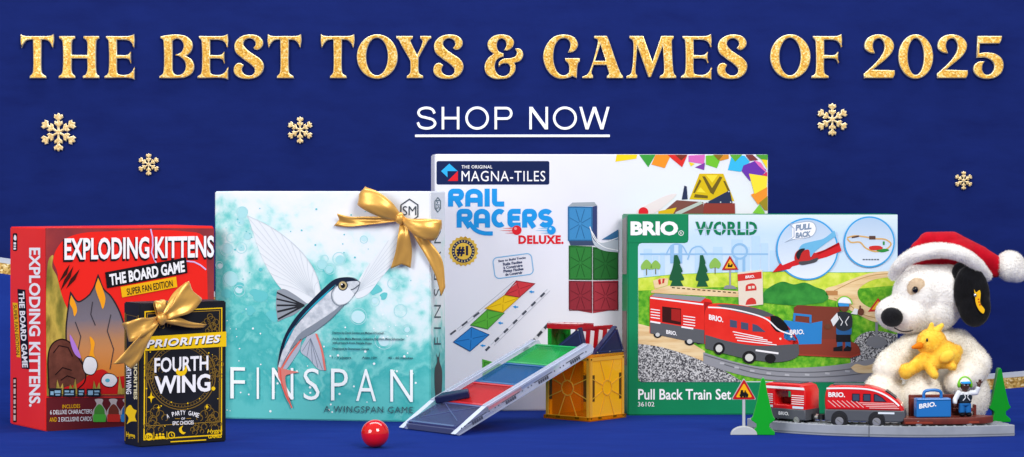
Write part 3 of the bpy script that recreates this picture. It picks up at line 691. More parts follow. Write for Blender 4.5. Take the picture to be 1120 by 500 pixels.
F.poly('eye_glint', ell(374.4, 311, 0.8, n=8), WHT, 17, art)
wing = M('#e1e7eb', 0.5); wing2 = M('#c9d2d9', 0.5)
w1 = F.poly('fish_fin', outline([(352, 327, 1), (347, 303), (336, 283), (318, 264), (296, 248), (271, 236, 1), (277, 254), (284, 275), (294, 296), (306, 314), (320, 326), (338, 332)]), wing, 4)
rays = []
for k in range(15):
    t = k / 14
    e = crom([(350, 306), (336, 283), (318, 264), (296, 248), (271, 237), (280, 265), (290, 288), (303, 310)], 2)[k]
    m_ = ((345 + e[0]) / 2 - 3, (327 + e[1]) / 2 - 4)
    rays += stroke(crom([(345, 327), m_, (e[0], e[1])], 4), 0.45)
F.polys('fin_rays', rays, wing2, 6, w1)
F.polys('fin_edge', stroke(crom([(352, 325), (347, 303), (336, 283), (318, 264), (296, 248), (271, 236)], 5), 0.7), wing2, 7, w1)
w2 = F.poly('fish_fin', outline([(387, 317, 1), (398, 297), (414, 276), (432, 256), (446, 243, 1), (440, 268), (430, 288), (416, 305), (402, 322), (390, 326)]), wing, 4)
F.polys('fin_rays', sum([stroke([(389, 320), e], 0.45) for e in ((444, 245), (442, 256), (439, 267), (434, 279), (427, 290), (419, 301), (410, 311), (425, 263), (405, 288))], []), wing2, 6, w2)
dk = F.poly('fish_fin', outline([(336, 332, 1), (322, 322), (310, 316), (303, 318, 1), (302, 335), (304, 352, 1), (312, 348), (322, 344)]), M('#8e96a0'), 5)
F.polys('fin_rays', sum([stroke([(333, 334), e], w) for e, w in (((303, 320), 1.8), ((302.6, 327), 1.8), ((302.8, 334), 2), ((303.4, 341), 2.2), ((304.4, 349), 2))], []), M('#25282e'), 6, dk)
f3 = F.poly('fish_fin', outline([(330, 372, 1), (318, 384), (308, 398), (305.4, 407, 1), (313, 404), (322, 392), (328, 382)]), M('#a9b2c2'), 9)
F.polys('fin_edge', stroke(crom([(330, 371), (318, 387), (306, 407)], 5), 2.0), M('#d9695c'), 10, f3)
f4 = F.poly('fish_fin', outline([(336, 368, 1), (329, 384), (338, 392), (349, 404), (356, 405, 1), (355, 390), (350, 374), (345, 364, 1)]), M('#b2bac8'), 9)
F.polys('fin_edge', stroke(crom([(346, 365), (352, 382), (356, 405)], 5), 2.2), M('#e0776a'), 10, f4)
F.polys('fin_rays', sum([stroke([(340, 370), e], 0.5) for e in ((331, 384), (336, 390), (342, 397), (348, 402), (353, 404))], []), M('#6f7a8c'), 10, f4)
tl = F.poly('fish_tail', outline([(304.6, 401, 1), (310, 403), (328, 407, 1), (318, 409), (313, 411), (315, 428), (320.5, 447, 1), (313, 434), (308, 418), (305, 412)]), M('#d88076'), 21)
F.polys('tail_edge', stroke(crom([(307, 403), (309, 420), (320, 446)], 5), 1.5), M('#e05a50'), 22, tl)
# title, tag line and small print
TW = M('#f3fafb', 0.45); TD = M('#3d5a63', 0.5); TN = M('#2f4a56', 0.5)
for ch, x0, x1 in (('F', 252.6, 268.5), ('I', 281.4, 283.8), ('N', 298, 321.4), ('S', 332.6, 350), ('P', 362.6, 381), ('A', 390, 411.8), ('N', 427.4, 452)):
    t0 = (x0 - 252.6) / 199.4; t1 = (x1 - 252.6) / 199.4
    F.text('title_letter', ch, (x0, 401.4 + 3 * t0), (x1, 401.4 + 3 * t1), (x0, 435.6 + 4 * t0), TW, 19, -0.008 if ch != 'I' else 0)
F.text('tag_lettering', 'A WINGSPAN GAME', (355, 443.6), (452, 444.8), (355, 450.6), TD, 19, 0.0, 1.15)
for s_, y, x1 in (("Designed by David Gordon and Michael O'Connell", 362.4, 420), ('Art by Ana Maria Martinez, Catherine Hamilton, Mesa Schumacher', 369, 443), ('with artwork from Natalia Rojas', 373.4, 407), ('Developed by Stonemaier Games', 379.8, 404), ('1 - 5 players          Ages 10+          45 - 60 minutes', 389.6, 452)):
    x0 = 364
    F.text('small_print', s_, (x0, y), (x1, y + .5), (x0, y + 3.2), TN, 19, 0.02)
F.polys('maker_hexagon', stroke([(448 + 11.4 * math.sin(a) * .93, 230.4 - 12.6 * math.cos(a)) for a in [k * PI / 3 for k in range(6)]], 1.2, True), M('#38424c'), 8)
F.rtext('maker_lettering', 'SM', 440.6, 225.4, 455.4, 235.6, M('#38424c'), h=8, bold=-0.004)
# right side panel
F2 = S
S.text('side_title', 'FINSPAN', (474.6, 377), (474.6, 252), (482, 377), M('#42525c'), 3, -0.012, 1.55)
S.polys('maker_hexagon', stroke([(478.6 + 3.6 * math.sin(a), 224 - 8 * math.cos(a)) for a in [k * PI / 3 for k in range(6)]], 0.8, True), M('#56707a'), 3)
S.text('maker_lettering', 'SM', (476.6, 229), (476.6, 219), (480.6, 229), M('#56707a'), 3)
S.poly('fish_silhouette', outline([(476.4, 440, 1), (475, 415), (475.6, 402), (478, 395), (476.5, 386, 1), (478.8, 391), (481, 384, 1), (480.4, 395), (483, 404), (483, 425), (481.5, 440, 1)]), M('#3f4144'), 3)  # dark fish silhouette printed on the panel
FACE_TEAL = F
# ------------------------------------------------------------------ tall white box of magnet tiles
white_card = Mnoise('white_card', [(0.35, '#e1e1ec'), (0.6, '#e6e6f0')], 6, 3, 0.4, bump=0.12, spec=.2)
R4, F, S = carton('magnet_tile_box', 'tallest white box, printed with loose rails and bright tile shards', 'toy box',
                  (475.6, 450), 840, 168.6, math.radians(5), 471.5, True, white_card)
nav = M('#15234f', 0.4); sky = M('#1f93dd', 0.42); rd = M('#d9232e', 0.42)
lg = F.poly('logo_panel', rrect(477.4, 176.2, 600.8, 202, 2), nav, 2)
F.poly('logo_diamond', [(482.4, 187.2), (491.4, 179), (500.6, 187.2), (489.4, 187.2), (489.4, 194)], M('#2fa9e4'), 4, lg)
F.poly('logo_triangle', [(500.8, 187), (500.8, 198), (489.6, 198)], rd, 5, lg)
F.rtext('logo_lettering', 'THE ORIGINAL', 504.8, 180.8, 538.4, 184.4, WHT, h=4, bold=0.012, space=1.1, parent=lg)
F.rtext('logo_lettering', 'MAGNA-TILES', 504.8, 187, 596.4, 198.4, WHT, h=4, bold=0.0, space=1.1, parent=lg)
def fat(ch, x0, x1, y0, y1, w):
    """one fat rounded letter as overlapping strips with round joints"""
    i = w / 2; l, r, t, b, m = x0 + i, x1 - i, y0 + i, y1 - i, (y0 + y1) / 2
    arc = lambda cx, cy, rx, ry, a0, a1, n=9: [(cx + rx * math.cos(math.radians(a0 + (a1 - a0) * k / n)), cy + ry * math.sin(math.radians(a0 + (a1 - a0) * k / n))) for k in range(n + 1)]
    q = (b - t) / 2
    bm = t + (b - t) * .56
    S_ = {'R': [[(l, y1), (l, t + 3)] + arc(l + 3, t + 3, 3, 3, 180, 270, 4) + arc(r - q * .5, (t + bm) / 2, q * .5, (bm - t) / 2, -90, 90) + [(l + 1, bm)], [(r - q * .9, bm), (r - .5, y1)]],
          'A': [[(l, y1), (l, t + 5)] + arc((l + r) / 2, t + 5, (r - l) / 2, 5, 180, 360, 10) + [(r, y1)], [(l, y1 - (y1 - y0) * .36), (r, y1 - (y1 - y0) * .36)]],
          'I': [[((l + r) / 2, y0), ((l + r) / 2, y1)]],
          'L': [[(l, y0), (l, b - 3)] + arc(l + 3, b - 3, 3, 3, 180, 90, 4) + [(x1, b)]],
          'C': [arc((l + r) / 2 + 1, m, (r - l) / 2 + .6, q, -52, -308, 18)],
          'E': [[(x1, t), (l + 3, t)] + arc(l + 3, t + 3, 3, 3, 270, 180, 4) + arc(l + 3, b - 3, 3, 3, 180, 90, 4) + [(x1, b)], [(l, m), (x1 - 1, m)]],
          'S': [arc((l + r) / 2, t + q / 2, (r - l) / 2, q / 2, -25, -270, 14) + arc((l + r) / 2, m + q / 2, (r - l) / 2, q / 2, -90, 155, 14)]}[ch]
    return sum([stroke(p, w) for p in S_], [])
def fat_word(name, spec, y0, y1, w, mat, h, parent=None):
    for ch, x0, x1 in spec: F.polys(name, fat(ch, x0, x1, y0, y1, w), mat, h, parent)
fat_word('title_letter', [('R', 490, 507.6), ('A', 508.8, 528), ('I', 529.6, 536), ('L', 538, 551.4)], 206.4, 226, 5.6, sky, 3)
fat_word('title_letter', [('R', 499.4, 517), ('A', 518.2, 536), ('C', 537, 553.6), ('E', 555, 569.4), ('R', 571, 587.4), ('S', 588.6, 605)], 228.4, 249, 5.6, sky, 3)
F.polys('title_swash', stroke(crom([(513, 243), (520, 251.5), (529, 255), (539, 255.4)], 6), 4.6), sky, 4)
F.rtext('subtitle_lettering', 'DELUXE.', 567, 257.4, 616.4, 267, rd, h=3, bold=0.05, space=1.12)
F.polys('ball_streaks', [[(549, 249.8), (562, 248.6), (562, 250.6)], [(546, 252), (562, 251.4), (562, 253.4)], [(552, 255), (562, 254), (562, 255.8)]], M('#e08a8c'), 4)
F.polys('ball_streaks', [[(588, 249.8), (600, 248.6), (600, 250.6)], [(585, 252), (600, 251.4), (600, 253.4)], [(591, 255), (600, 254), (600, 255.8)]], M('#8fc0e4'), 4)
F.poly('red_dot', ell(565.2, 251.8, 5.2), rd, 5); F.poly('dot_glint', ell(563.8, 250, 1.6), M('#f08a8a'), 6)
F.poly('blue_dot', ell(603, 251.8, 4.8), sky, 6); F.poly('dot_glint', ell(601.8, 250.2, 1.5), M('#9fd0f4'), 7)
md = F.poly('award_seal', [(506.7 + (16.6 if k % 2 else 15) * math.cos(2 * PI * k / 40), 274.8 + (16.6 if k % 2 else 15) * math.sin(2 * PI * k / 40)) for k in range(40)], Mnoise('seal_gold', [(0.3, '#b8892a'), (0.7, '#ecc95c')], 60, 3, 0.3), 3)
F.poly('seal_band', ell(506.7, 274.8, 12.6), M('#1f2c52'), 4, md)
F.polys('seal_marks', [stroke([(506.7 + 10.2 * math.cos(a), 274.8 + 10.2 * math.sin(a)), (506.7 + 11.9 * math.cos(a), 274.8 + 11.9 * math.sin(a))], 1)[0] for a in [2 * PI * k / 22 for k in range(22)]], M('#d8c88f'), 5, md)
F.poly('seal_centre', ell(506.7, 274.8, 9.2), M('#e5bd4a', 0.3), 6, md)
F.rtext('seal_lettering', '#1', 499.4, 269, 512, 280.4, M('#1a2140'), h=8, bold=0.05, parent=md)
bx = zz(rrect(285, 420, 440, 500, 18), 460, 160, 3.574)
rot = lambda p, a, c: (c[0] + (p[0] - c[0]) * math.cos(a) - (p[1] - c[1]) * math.sin(a), c[1] + (p[0] - c[0]) * math.sin(a) + (p[1] - c[1]) * math.cos(a))
bxp = [rot(p, -0.13, (561, 291)) for p in rrect(540, 279.5, 582.5, 302.5, 5)]
bb = F.polys('caption_frame', stroke(bxp, 1.1, True), M('#7fb4dc'), 3)
for s_, y, w in (('Easy to Build Tracks', 283.6, 30), ('Rails Faciles', 287.4, 21), ('à Construire', 291.2, 21), ('Pistas Fáciles', 295, 22), ('de Construir', 298.8, 19)):
    a = [rot(p, -0.13, (561, 291)) for p in ((561 - w / 2, y - 1.2), (561 + w / 2, y - 1.2), (561 - w / 2, y + 1.9))]
    F.text('caption_lettering', s_, *a, M('#3d4668'), 4, 0.035, parent=bb)
# flat picture of the loose tiles and rails
Z5 = lambda pts: zz(pts, 480, 290, 4.545)
pic = F.poly('tile_picture', Z5([(385, 78), (477, 92), (400, 160), (328, 147)]), M('#cf3a42'), 5)
F.poly('yellow_tile', Z5([(325, 150), (400, 161), (318, 235), (230, 215)]), M('#efc51c'), 5, pic)
F.poly('green_tile', Z5([(240, 222), (325, 238), (242, 318), (157, 298)]), M('#57ae3c'), 5, pic)
F.poly('blue_tile', Z5([(162, 308), (250, 346), (155, 428), (72, 382)]), M('#2b7fcb'), 5, pic)
def tile_lines(q, m):
    a, b_, c, d = [Vector(p) for p in Z5(q)]
    ce = (a + b_ + c + d) / 4
    F.polys('tile_lines', stroke([a, b_, c, d], 0.8, True), m, 7, pic)
    for p in (a, b_, c, d): F.polys('tile_lines', stroke([ce + (p - ce) * .1, ce + (p - ce) * .85], 0.45), m, 8, pic)
tile_lines([(385, 78), (477, 92), (400, 160), (328, 147)], M('#8c2430')); tile_lines([(325, 150), (400, 161), (318, 235), (230, 215)], M('#b98f10'))
tile_lines([(240, 222), (325, 238), (242, 318), (157, 298)], M('#35752a')); tile_lines([(162, 308), (250, 346), (155, 428), (72, 382)], M('#174c86'))
gr = M('#8b8f99'); gr2 = M('#4d525e')
def dashed(p, q, w, n, fill): 
    p, q = Vector(p), Vector(q)
    return [stroke([p + (q - p) * (k + .12) / n, p + (q - p) * (k + fill) / n], w)[0] for k in range(n)]
F.polys('rail_picture', dashed((491, 367.5), (564, 306), 0.7, 1, .98) + dashed((493, 369), (566, 308.5), 0.5, 1, .98), M('#b9bcc6'), 5)
F.polys('rail_marks', dashed((491, 367), (529, 338), 2.0, 3, .6), gr2, 6)
F.polys('rail_picture', dashed((529, 385), (600, 315), 0.6, 1, .98) + dashed((532, 386), (603, 316.5), 0.6, 1, .98), M('#b9bcc6'), 5)
F.polys('rail_marks', dashed((530, 384.5), (600, 316), 2.4, 7, .55), gr2, 6)
F.polys('blue_arrows', [Z5([(x - 12, y - 2), (x + 2, y - 8), (x + 2, y - 3), (x + 14, y - 3), (x + 14, y + 3), (x + 2, y + 3), (x + 2, y + 8)]) for x, y in ((218, 400), (305, 288), (380, 208), (460, 133))], sky, 5)
F.poly('green_triangle', [(527.3, 392.8), (556, 400.5), (528, 415)], M('#4ea63a'), 5)
F.polys('triangle_lines', stroke([(530, 396), (549, 401), (530.6, 411)], 0.8, True), M('#2f7426'), 6)
F.polys('track_picture', stroke([(557, 402), (602, 352)], 4.2), M('#cfd0d8'), 4); F.polys('track_marks', dashed((557, 402), (602, 352), 3, 6, .75), M('#3b3e46'), 5)
# flat picture of the tile tower
tw = F.poly('tower_picture', rect(621, 226, 648, 263.5), M('#3f87bd'), 6)
F.poly('tower_navy', [(648, 226), (653, 225), (653, 266), (648, 265)], M('#33406e'), 6, tw)
F.poly('tower_top', [(621, 226), (626, 221.6), (650, 221), (653, 225)], M('#9aa3ac'), 6, tw)
F.poly('tower_band', [(622, 263.5), (648, 263.5), (650, 268.5), (624, 268.5)], M('#3a4a6a'), 6, tw)
F.poly('tower_green', [(622, 268.5), (647.6, 269.5), (647.6, 306.5), (622, 306)], M('#2f7c38'), 6, tw); F.poly('tower_green', [(648.4, 270), (676, 274), (676, 306), (648.4, 306.5)], M('#276b31'), 6, tw)
F.poly('tower_red', [(622, 307), (647.6, 307.5), (647.6, 342.5), (622, 338)], M('#8e2c38'), 6, tw); F.poly('tower_red', [(648.4, 307.5), (676, 307), (676, 338), (648.4, 342.5)], M('#a53440'), 6, tw)
def star_lines(x0, y0, x1, y1, m):
    cx, cy = (x0 + x1) / 2, (y0 + y1) / 2; out = []
    for k in range(8):
        a = k * PI / 4 + .39; e = (cx + (x1 - x0) * .46 * math.cos(a), cy + (y1 - y0) * .46 * math.sin(a)); out += stroke([(cx + (e[0] - cx) * .12, cy + (e[1] - cy) * .12), e], .6)
    F.polys('tile_lines', out, m, 8, tw); F.polys('tile_lines', stroke(rect(x0 + .8, y0 + .8, x1 - .8, y1 - .8), .9, True), m, 9, tw)
star_lines(621, 226, 648, 263.5, M('#2c6594')); star_lines(622, 269, 647.6, 306, M('#1f5a27')); star_lines(622, 307, 647.6, 340, M('#6a1f2b')); star_lines(648.4, 308, 676, 340, M('#76222e')); star_lines(648.4, 271, 676, 306, M('#1b5024'))
F.poly('clear_chute', outline([(645, 247, 1), (649, 262), (655, 266), (676, 258, 1), (676, 276, 1), (660, 274), (650, 268)]), M('#b9c2cc'), 10, tw)
F.poly('chute_blue', outline([(658, 262, 1), (676, 251, 1), (676, 262, 1)]), M('#3a6c98'), 11, tw)
F.polys('chute_lines', stroke(crom([(645, 248), (650, 261), (660, 270), (676, 274)], 5), 1) + stroke(crom([(647, 253), (656, 265), (676, 260)], 5), .8), M('#eef0f4'), 12, tw)
# bright shards round the corner
Z1 = lambda pts: zz(pts, 660, 160, 5.0)
T = 46
for h_, hx, pts in ((3, '#f2d21f', [(72,T),(185,T),(180,68),(65,85)]), (3, '#3f9c3e', [(195,T),(285,T),(245,115)]), (4, '#f0912a', [(285,T),(370,T),(335,120),(262,100)]), (5, '#dd2f2a', [(350,T),(460,T),(430,115),(375,70)]), (6, '#7a3426', [(390,T),(460,T),(425,78)]),
    (4, '#d667b8', [(465,50),(555,T),(550,98),(465,85)]), (5, '#f0cf2a', [(466,86),(500,96),(478,110)]), (6, '#7d3fa0', [(500,115),(555,90),(550,130)]), (4, '#6fbd33', [(560,50),(650,T),(620,120),(560,100)]), (5, '#d98b2c', [(600,T),(685,T),(685,68),(640,80)]), (7, '#8a6a22', [(600,T),(655,T),(630,78)]), (6, '#5fa836', [(690,T),(760,T),(720,85)]),
    (5, '#38b4e6', [(700,55),(770,50),(800,85),(750,140),(680,130)]), (8, '#6b35a8', [(765,105),(830,80),(890,130),(870,160),(800,190),(755,135)]), (9, '#7b3a3a', [(775,T),(815,T),(845,75),(800,80)]), (10, '#e26bb4', [(820,75),(860,90),(895,150),(850,110)]), (8, '#f3d42a', [(850,50),(895,60),(895,125)]), (11, '#4f9a35', [(830,T),(898,T),(897,75),(860,70)]), (11, '#d32f5c', [(895,140),(895,165),(865,158)]),
    (10, '#f6d93a', [(795,150),(896,165),(892,225),(825,262)]), (9, '#ef8f30', [(805,265),(895,222),(895,275),(845,320)]), (10, '#9a8426', [(850,310),(897,272),(897,352),(880,350)]), (9, '#7cc23c', [(815,365),(852,318),(880,360),(880,372)])):
    F.poly('tile_shard', Z1(pts), M(hx), h_)
# flat picture of the roof piece behind the green box
tp = F.poly('roof_picture', outline(Z1([(525,150,1),(655,150,1),(715,300,1),(470,290,1)])), M('#d9b416'), 4)
F.polys('roof_slats', [Z1(p) for p in ([(540,165),(555,165),(600,240),(580,245)], [(635,165),(650,170),(600,265),(580,250)], [(500,262),(570,270),(570,285),(495,280)], [(525,180),(535,190),(500,255),(490,255)], [(655,190),(665,190),(690,240),(680,245)])], M('#6e5a22'), 5, tp)
F.polys('roof_slats', [Z1(p) for p in ([(560,158),(625,158),(595,200)], [(510,250),(530,225),(560,255)])], M('#f2d63c'), 5, tp)
F.poly('roof_spike', Z1([(428,292), (442,215), (455,220), (460,290)]), M('#2a3252'), 6, tp)
F.poly('roof_spike', Z1([(555,312),(690,240),(705,312)]), M('#2a3252'), 7, tp)
F.polys('spike_dots', [ell(*p, .8, n=8) for p in Z1([(570,306),(685,248),(695,306),(640,306)])], M('#c9cbd6'), 8, tp)
F.poly('roof_brick', Z1([(550,312),(718,312),(720,372),(545,372)]), M('#8f3a34'), 6, tp)
F.poly('brown_deck', Z1([(400,295),(545,305),(552,372),(310,372)]), M('#7a4a44'), 5, tp)
F.poly('clear_rail', Z1([(395,360),(530,300),(545,312),(420,372),(390,372)]), M('#b7c0bd'), 7, tp)
F.poly('yellow_strip', Z1([(300,355),(400,335),(380,372),(300,372)]), M('#d8b21c'), 6, tp)
F.poly('ball_blur', outline(Z1([(180,372,1),(185,350),(210,335),(350,268),(400,262),(330,330),(270,372,1)])), Mgrad('blur_print', -0.02, 0.03, [(0, '#dc3a34'), (1, '#e6d6dc')], axis=0), 4, tp)
F.poly('red_dot', ell(*Z1([(218, 360)])[0], 5.4), rd, 7, tp)
# ------------------------------------------------------------------ green train set box
grn_card = Mnoise('green_card', [(0.35, '#0f7f51'), (0.6, '#128556')], 9, 4, 0.4, bump=0.1, spec=.15)
R5, F, S = carton('train_set_box', 'green train set box with a printed red train, behind the plush dog', 'toy box',
                  (686.5, 454.5), 982, 234.6, math.radians(4), 680.3, True, grn_card)
S.poly('grey_edge', [(680.8, 240), (685.6, 237), (685.6, 300), (680.8, 300)], M('#8d8783'), 2)
S.poly('brown_edge', [(680.8, 340), (685.6, 340), (685.6, 400), (680.8, 398)], M('#75655f'), 3)
skym = Mgrad('sky_print', 0.14, 0.245, [(0, '#e6eff4'), (0.25, '#cfe2f2'), (0.7, '#c3dcf3'), (1, '#dfeaf6')], mix=0.15, scale=14)
top = F.poly('cover_picture', [(753, 234.8), (981.6, 234.8), (981.6, 418)] + [(702, 418), (699, 416.5), (697.8, 413)] + [(697.8, 270), (699, 267), (702, 266)] + [(749, 266), (752, 265), (753, 262)], skym, 2)
pale = M('#a9cbe9'); pale2 = M('#b9d7ee')
F.each('skyline_print', [rect(x, y, x + w, 303) for x, y, w in ((704, 272, 9), (714, 280, 6), (722, 276, 5), (800, 262, 12), (813, 270, 7), (822, 258, 9), (832, 266, 8), (842, 274, 10), (780, 270, 10), (770, 276, 9), (760, 268, 8), (855, 285, 14))], pale2, 4, top)
F.polys('bridge_print', stroke([(700, 278), (840, 278)], 1.8) + stroke(crom([(728, 279), (735, 268), (745, 268), (752, 279)], 5), 1.4) + stroke(crom([(752, 284), (757, 272), (766, 270), (774, 279)], 5), 1.6) + ring(809, 275, 8, 2.4, 26) + [rect(733, 268, 737, 288), rect(742, 268, 746, 288), rect(804, 282, 807, 300), rect(812, 282, 815, 300)], M('#8fbbe0'), 5, top)
grassm = Mnoise('grass_print', [(0.25, '#2f7d1c'), (0.45, '#55a326'), (0.6, '#7cbc31'), (0.8, '#b4d84f')], 130, 5, 0.5)
F.poly('meadow_print', outline([(698, 304, 1), (740, 300), (800, 298), (860, 297), (920, 298), (981.4, 297, 1), (981.4, 417, 1), (698, 417, 1)]), grassm, 6, top)
F.poly('yellow_green_meadow', outline([(698, 304.5, 1), (740, 300.5), (800, 298.5), (860, 297.5), (920, 298.5), (981.4, 297.5, 1), (981.4, 312, 1), (900, 318), (800, 314), (698, 318, 1)]), Mnoise('bright_grass_print', [(0.3, '#a3c936'), (0.5, '#c9dc45'), (0.7, '#dde86a')], 100, 5), 7, top)  # printed meadow strip in yellow-green
def ptree(cx, y0, s):
    F.polys('tree_trunk_print', [rect(cx - .5 * s, y0 - 7 * s, cx + .5 * s, y0)], M('#6f6a3c'), 8, top)
    F.poly('tree_crown_print', outline([(cx + s * x, y0 - 6 * s - s * y) for x, y in ((-5, 0), (-6, 4), (-3, 9), (0, 11), (4, 8), (6, 4), (4, 0), (0, 1))]), M('#8cba55'), 9, top)
ptree(707, 301, 1); ptree(717, 300, .9); ptree(782, 300, 1.05)
grav = Mnoise('gravel_print', [(0.1, '#3a3a3e'), (0.42, '#68686c'), (0.55, '#98989a'), (0.8, '#cfcfce')], 760, kind='voronoi')
F.poly('gravel_print', outline([(698, 376, 1), (720, 378), (750, 385), (775, 396), (800, 410), (812, 417.6, 1)]) + [(702, 417.6), (699, 416), (698, 413)], grav, 9, top)
F.poly('gravel_print', outline([(930, 392, 1), (935, 372), (945, 364), (960, 362), (981.4, 366, 1), (981.4, 417, 1), (930, 417, 1)]), grav, 9, top)
wood = Mnoise('wood_print', [(0.3, '#d9b27c'), (0.6, '#ead0a2')], 70, 4, 0.5, (0.4, 1, 3))
F.poly('wooden_track_print', outline([(698, 354, 1), (720, 360), (750, 372), (771, 384, 1), (769, 395, 1), (745, 386), (720, 379), (698, 376, 1)]), wood, 10, top)
F.poly('wooden_track_print', outline([(712, 318, 1), (735, 312), (760, 315), (815, 319, 1), (815, 325.4, 1), (760, 323), (712, 320.4, 1)]), wood, 10, top)
F.polys('track_line', dashed((734, 314.5), (812, 321), 1.1, 14, .7), M('#4d3a1c'), 11, top)
F.poly('buffer_print', [(714, 307), (722, 304), (731, 304.4), (730, 312), (716, 316)], wood, 12, top)
F.polys('buffer_stripes', [[(719.5, 306.4), (722, 304.8), (723, 310.5), (720.5, 311.4)], [(724.5, 304.8), (727, 304.8), (726, 309.6), (724, 310)]], M('#c8322e'), 13, top)
F.poly('wooden_track_print', outline([(981.4, 296, 1), (955, 298), (935, 304), (915, 312), (903, 316), (900, 326, 1), (916, 330), (926, 337), (940, 345), (960, 352), (966, 340), (950, 336), (940, 328), (938, 318), (950, 308), (965, 304), (981.4, 303, 1)]), wood, 10, top)
F.polys('track_line', stroke(crom([(981, 298.6), (955, 301), (935, 307), (912, 318)], 5), .8) + stroke(crom([(912, 326), (926, 332), (944, 344), (958, 348)], 5), .8), M('#b98f58'), 11, top)
F.poly('wood_end', rect(903, 318, 916, 323), M('#b98450'), 12, top)
bush = Mnoise('bush_print', [(0.3, '#1f6e2c'), (0.7, '#3f9a3e')], 60, 3)
F.poly('bush_print', outline([(833, 331, 1), (835, 320), (845, 312), (856, 308), (868, 311), (880, 309), (892, 314), (902, 318), (906, 326), (900, 331, 1), (870, 334)]), bush, 12, top)
for px_, y0, y1, w in ((740, 279, 313, 8), (768, 279, 313.5, 7)):
    F.poly('green_tree_print', outline([(px_ - w * .35, y0, 1), (px_ + w * .1, y0, 1), (px_ + w * .5, y0 + 9), (px_ + w * .4, y0 + 10, 1), (px_ + w * .8, y0 + 18), (px_ + w * .6, y0 + 19, 1), (px_ + w, y1 - 7), (px_ + w * .5, y1 - 6, 1), (px_ + w * .9, y1, 1), (px_ - w * .9, y1, 1), (px_ - w * .6, y1 - 6, 1), (px_ - w, y1 - 7), (px_ - w * .5, y0 + 12)]), M('#1f5b3a'), 13, top)
sg = F.poly('sign_print', [(789.4, 295.2), (798, 279.6), (807.4, 295)], M('#b5232a'), 13, top)
F.poly('sign_yellow_print', [(792.4, 293.6), (798.1, 283.4), (804.4, 293.4)], M('#f0b62c'), 14, top)
F.polys('sign_train_print', [rect(795.6, 290, 800.6, 292.2), rect(796.2, 288, 797.6, 290), rect(799.6, 288.6, 801, 291)], BLK, 15, top)
F.polys('sign_pole_print', [rect(797.4, 295.3, 799.2, 315)], M('#9a9ca2'), 12, top)
F.poly('sign_foot_print', outline([(791, 316, 1), (793, 312.6), (802, 312.6), (806, 316, 1)]), M('#8b8d94'), 13, top)
pl = F.poly('placard_print', [(806.4, 298), (833.6, 295), (834.4, 333), (808, 336)], M('#e3d6c4'), 14, top)
F.poly('placard_band', [(806.4, 300), (832.6, 297), (832.8, 304.6), (806.8, 307.6)], M('#d2352f'), 15, top)
F.text('placard_lettering', 'BRIO.', (815, 301.6), (825, 300.5), (815, 304.6), WHT, 17, 0.03, parent=top)
F.polys('placard_marks', [outline([(815, 318.5, 1), (816, 312), (824, 310), (827, 314), (827, 317.5, 1)]), outline([(815, 333.5, 1), (817, 328), (822, 325.5), (826, 328), (827, 332.5, 1)])], M('#cf3a34'), 15, top)
F.polys('placard_marks', [rect(818, 313, 821, 316), rect(822, 312.6, 825, 315.4)], M('#e3d6c4'), 17, top)
# printed grey track, wagon, engine, flat car
greyt = M('#93949a'); greyd = M('#64666c'); rp = Mnoise('train_red_print', [(0.3, '#d9261f'), (0.7, '#ea342a')], 30, 3)
F.poly('grey_track_print', outline([(769, 385, 1), (790, 392), (830, 401), (880, 402), (930, 397), (981.4, 386, 1), (981.4, 417, 1), (880, 417), (830, 414), (795, 406), (769, 397, 1)]), greyt, 13, top)
F.polys('track_rails', stroke(crom([(770, 388), (800, 397), (840, 405), (890, 407), (940, 402), (981, 393)], 5), 1.1) + stroke(crom([(790, 398), (830, 409), (880, 412.4), (930, 410), (981, 402)], 5), 1.1), greyd, 14, top)
F.polys('track_ties', [stroke([(x, y), (x + 5, y + .6)], 2.2)[0] for x, y in ((787, 397), (803, 401.6), (820, 405.2), (838, 408), (858, 409.8), (880, 409.6), (902, 408.2), (924, 405.6), (946, 401.6), (964, 397.6))], M('#b3b4b9'), 15, top)
cr = F.poly('wagon_print', outline([(710.4, 324, 1), (714, 322), (768, 326), (777, 328), (779, 332, 1), (779, 374, 1), (770, 376, 1), (710.4, 364, 1)]), rp, 17, top)
F.poly('wagon_side_print', [(770, 330), (778.8, 331), (778.8, 373.4), (770, 375.4)], M('#a31c1c'), 18, top)
F.poly('wagon_skirt', [(710.6, 351), (770, 361), (770, 376), (757, 374), (711, 364.4)], M('#5b5d62'), 18, top)
F.poly('wagon_roof_print', [(712, 324), (716, 321), (772, 325), (766, 330)], M('#8f9196'), 18, top)
F.polys('white_stripes', stroke([(711, 325.6), (769, 333)], 1.6), WHT, 19, top)
F.poly('wagon_opening', [(724, 335), (744.6, 337.6), (744.6, 355.4), (724, 352)], M('#3a1414'), 18, top)
F.poly('opening_view', [(734, 337.6), (744, 338.6), (744, 352), (734, 350)], M('#a3211f'), 19, top)
F.polys('white_stripes', [stroke([(711.4, y), (721.5, y + 1.4)], 1)[0] for y in (338, 341, 344, 347)] + [stroke([(747, y), (760, y + 1.8)], 1)[0] for y in (345.5, 348.5, 351.5, 354.5)] + [stroke([(711, 351.6), (722, 353.4)], 1.8)[0], stroke([(745, 357.4), (758, 359.4)], 1.8)[0]], WHT, 19, top)
F.text('wagon_lettering', 'BRIO.', (728.4, 360.6), (740, 362.6), (728.4, 365), WHT, 20, 0.03, parent=top)
F.each('wheel_print', [ell(719, 366, 4.4, 3.6, 16), ell(754, 373.4, 5.6, 4.4, 16), ell(764, 372, 4, 4.4, 16)], M('#1d1d20'), 17, top)
F.polys('hub_print', [ell(719, 366, 2.4, 2.2, 12), ell(754, 373.4, 3, 2.6, 12)], M('#c9c9c6'), 19, top)
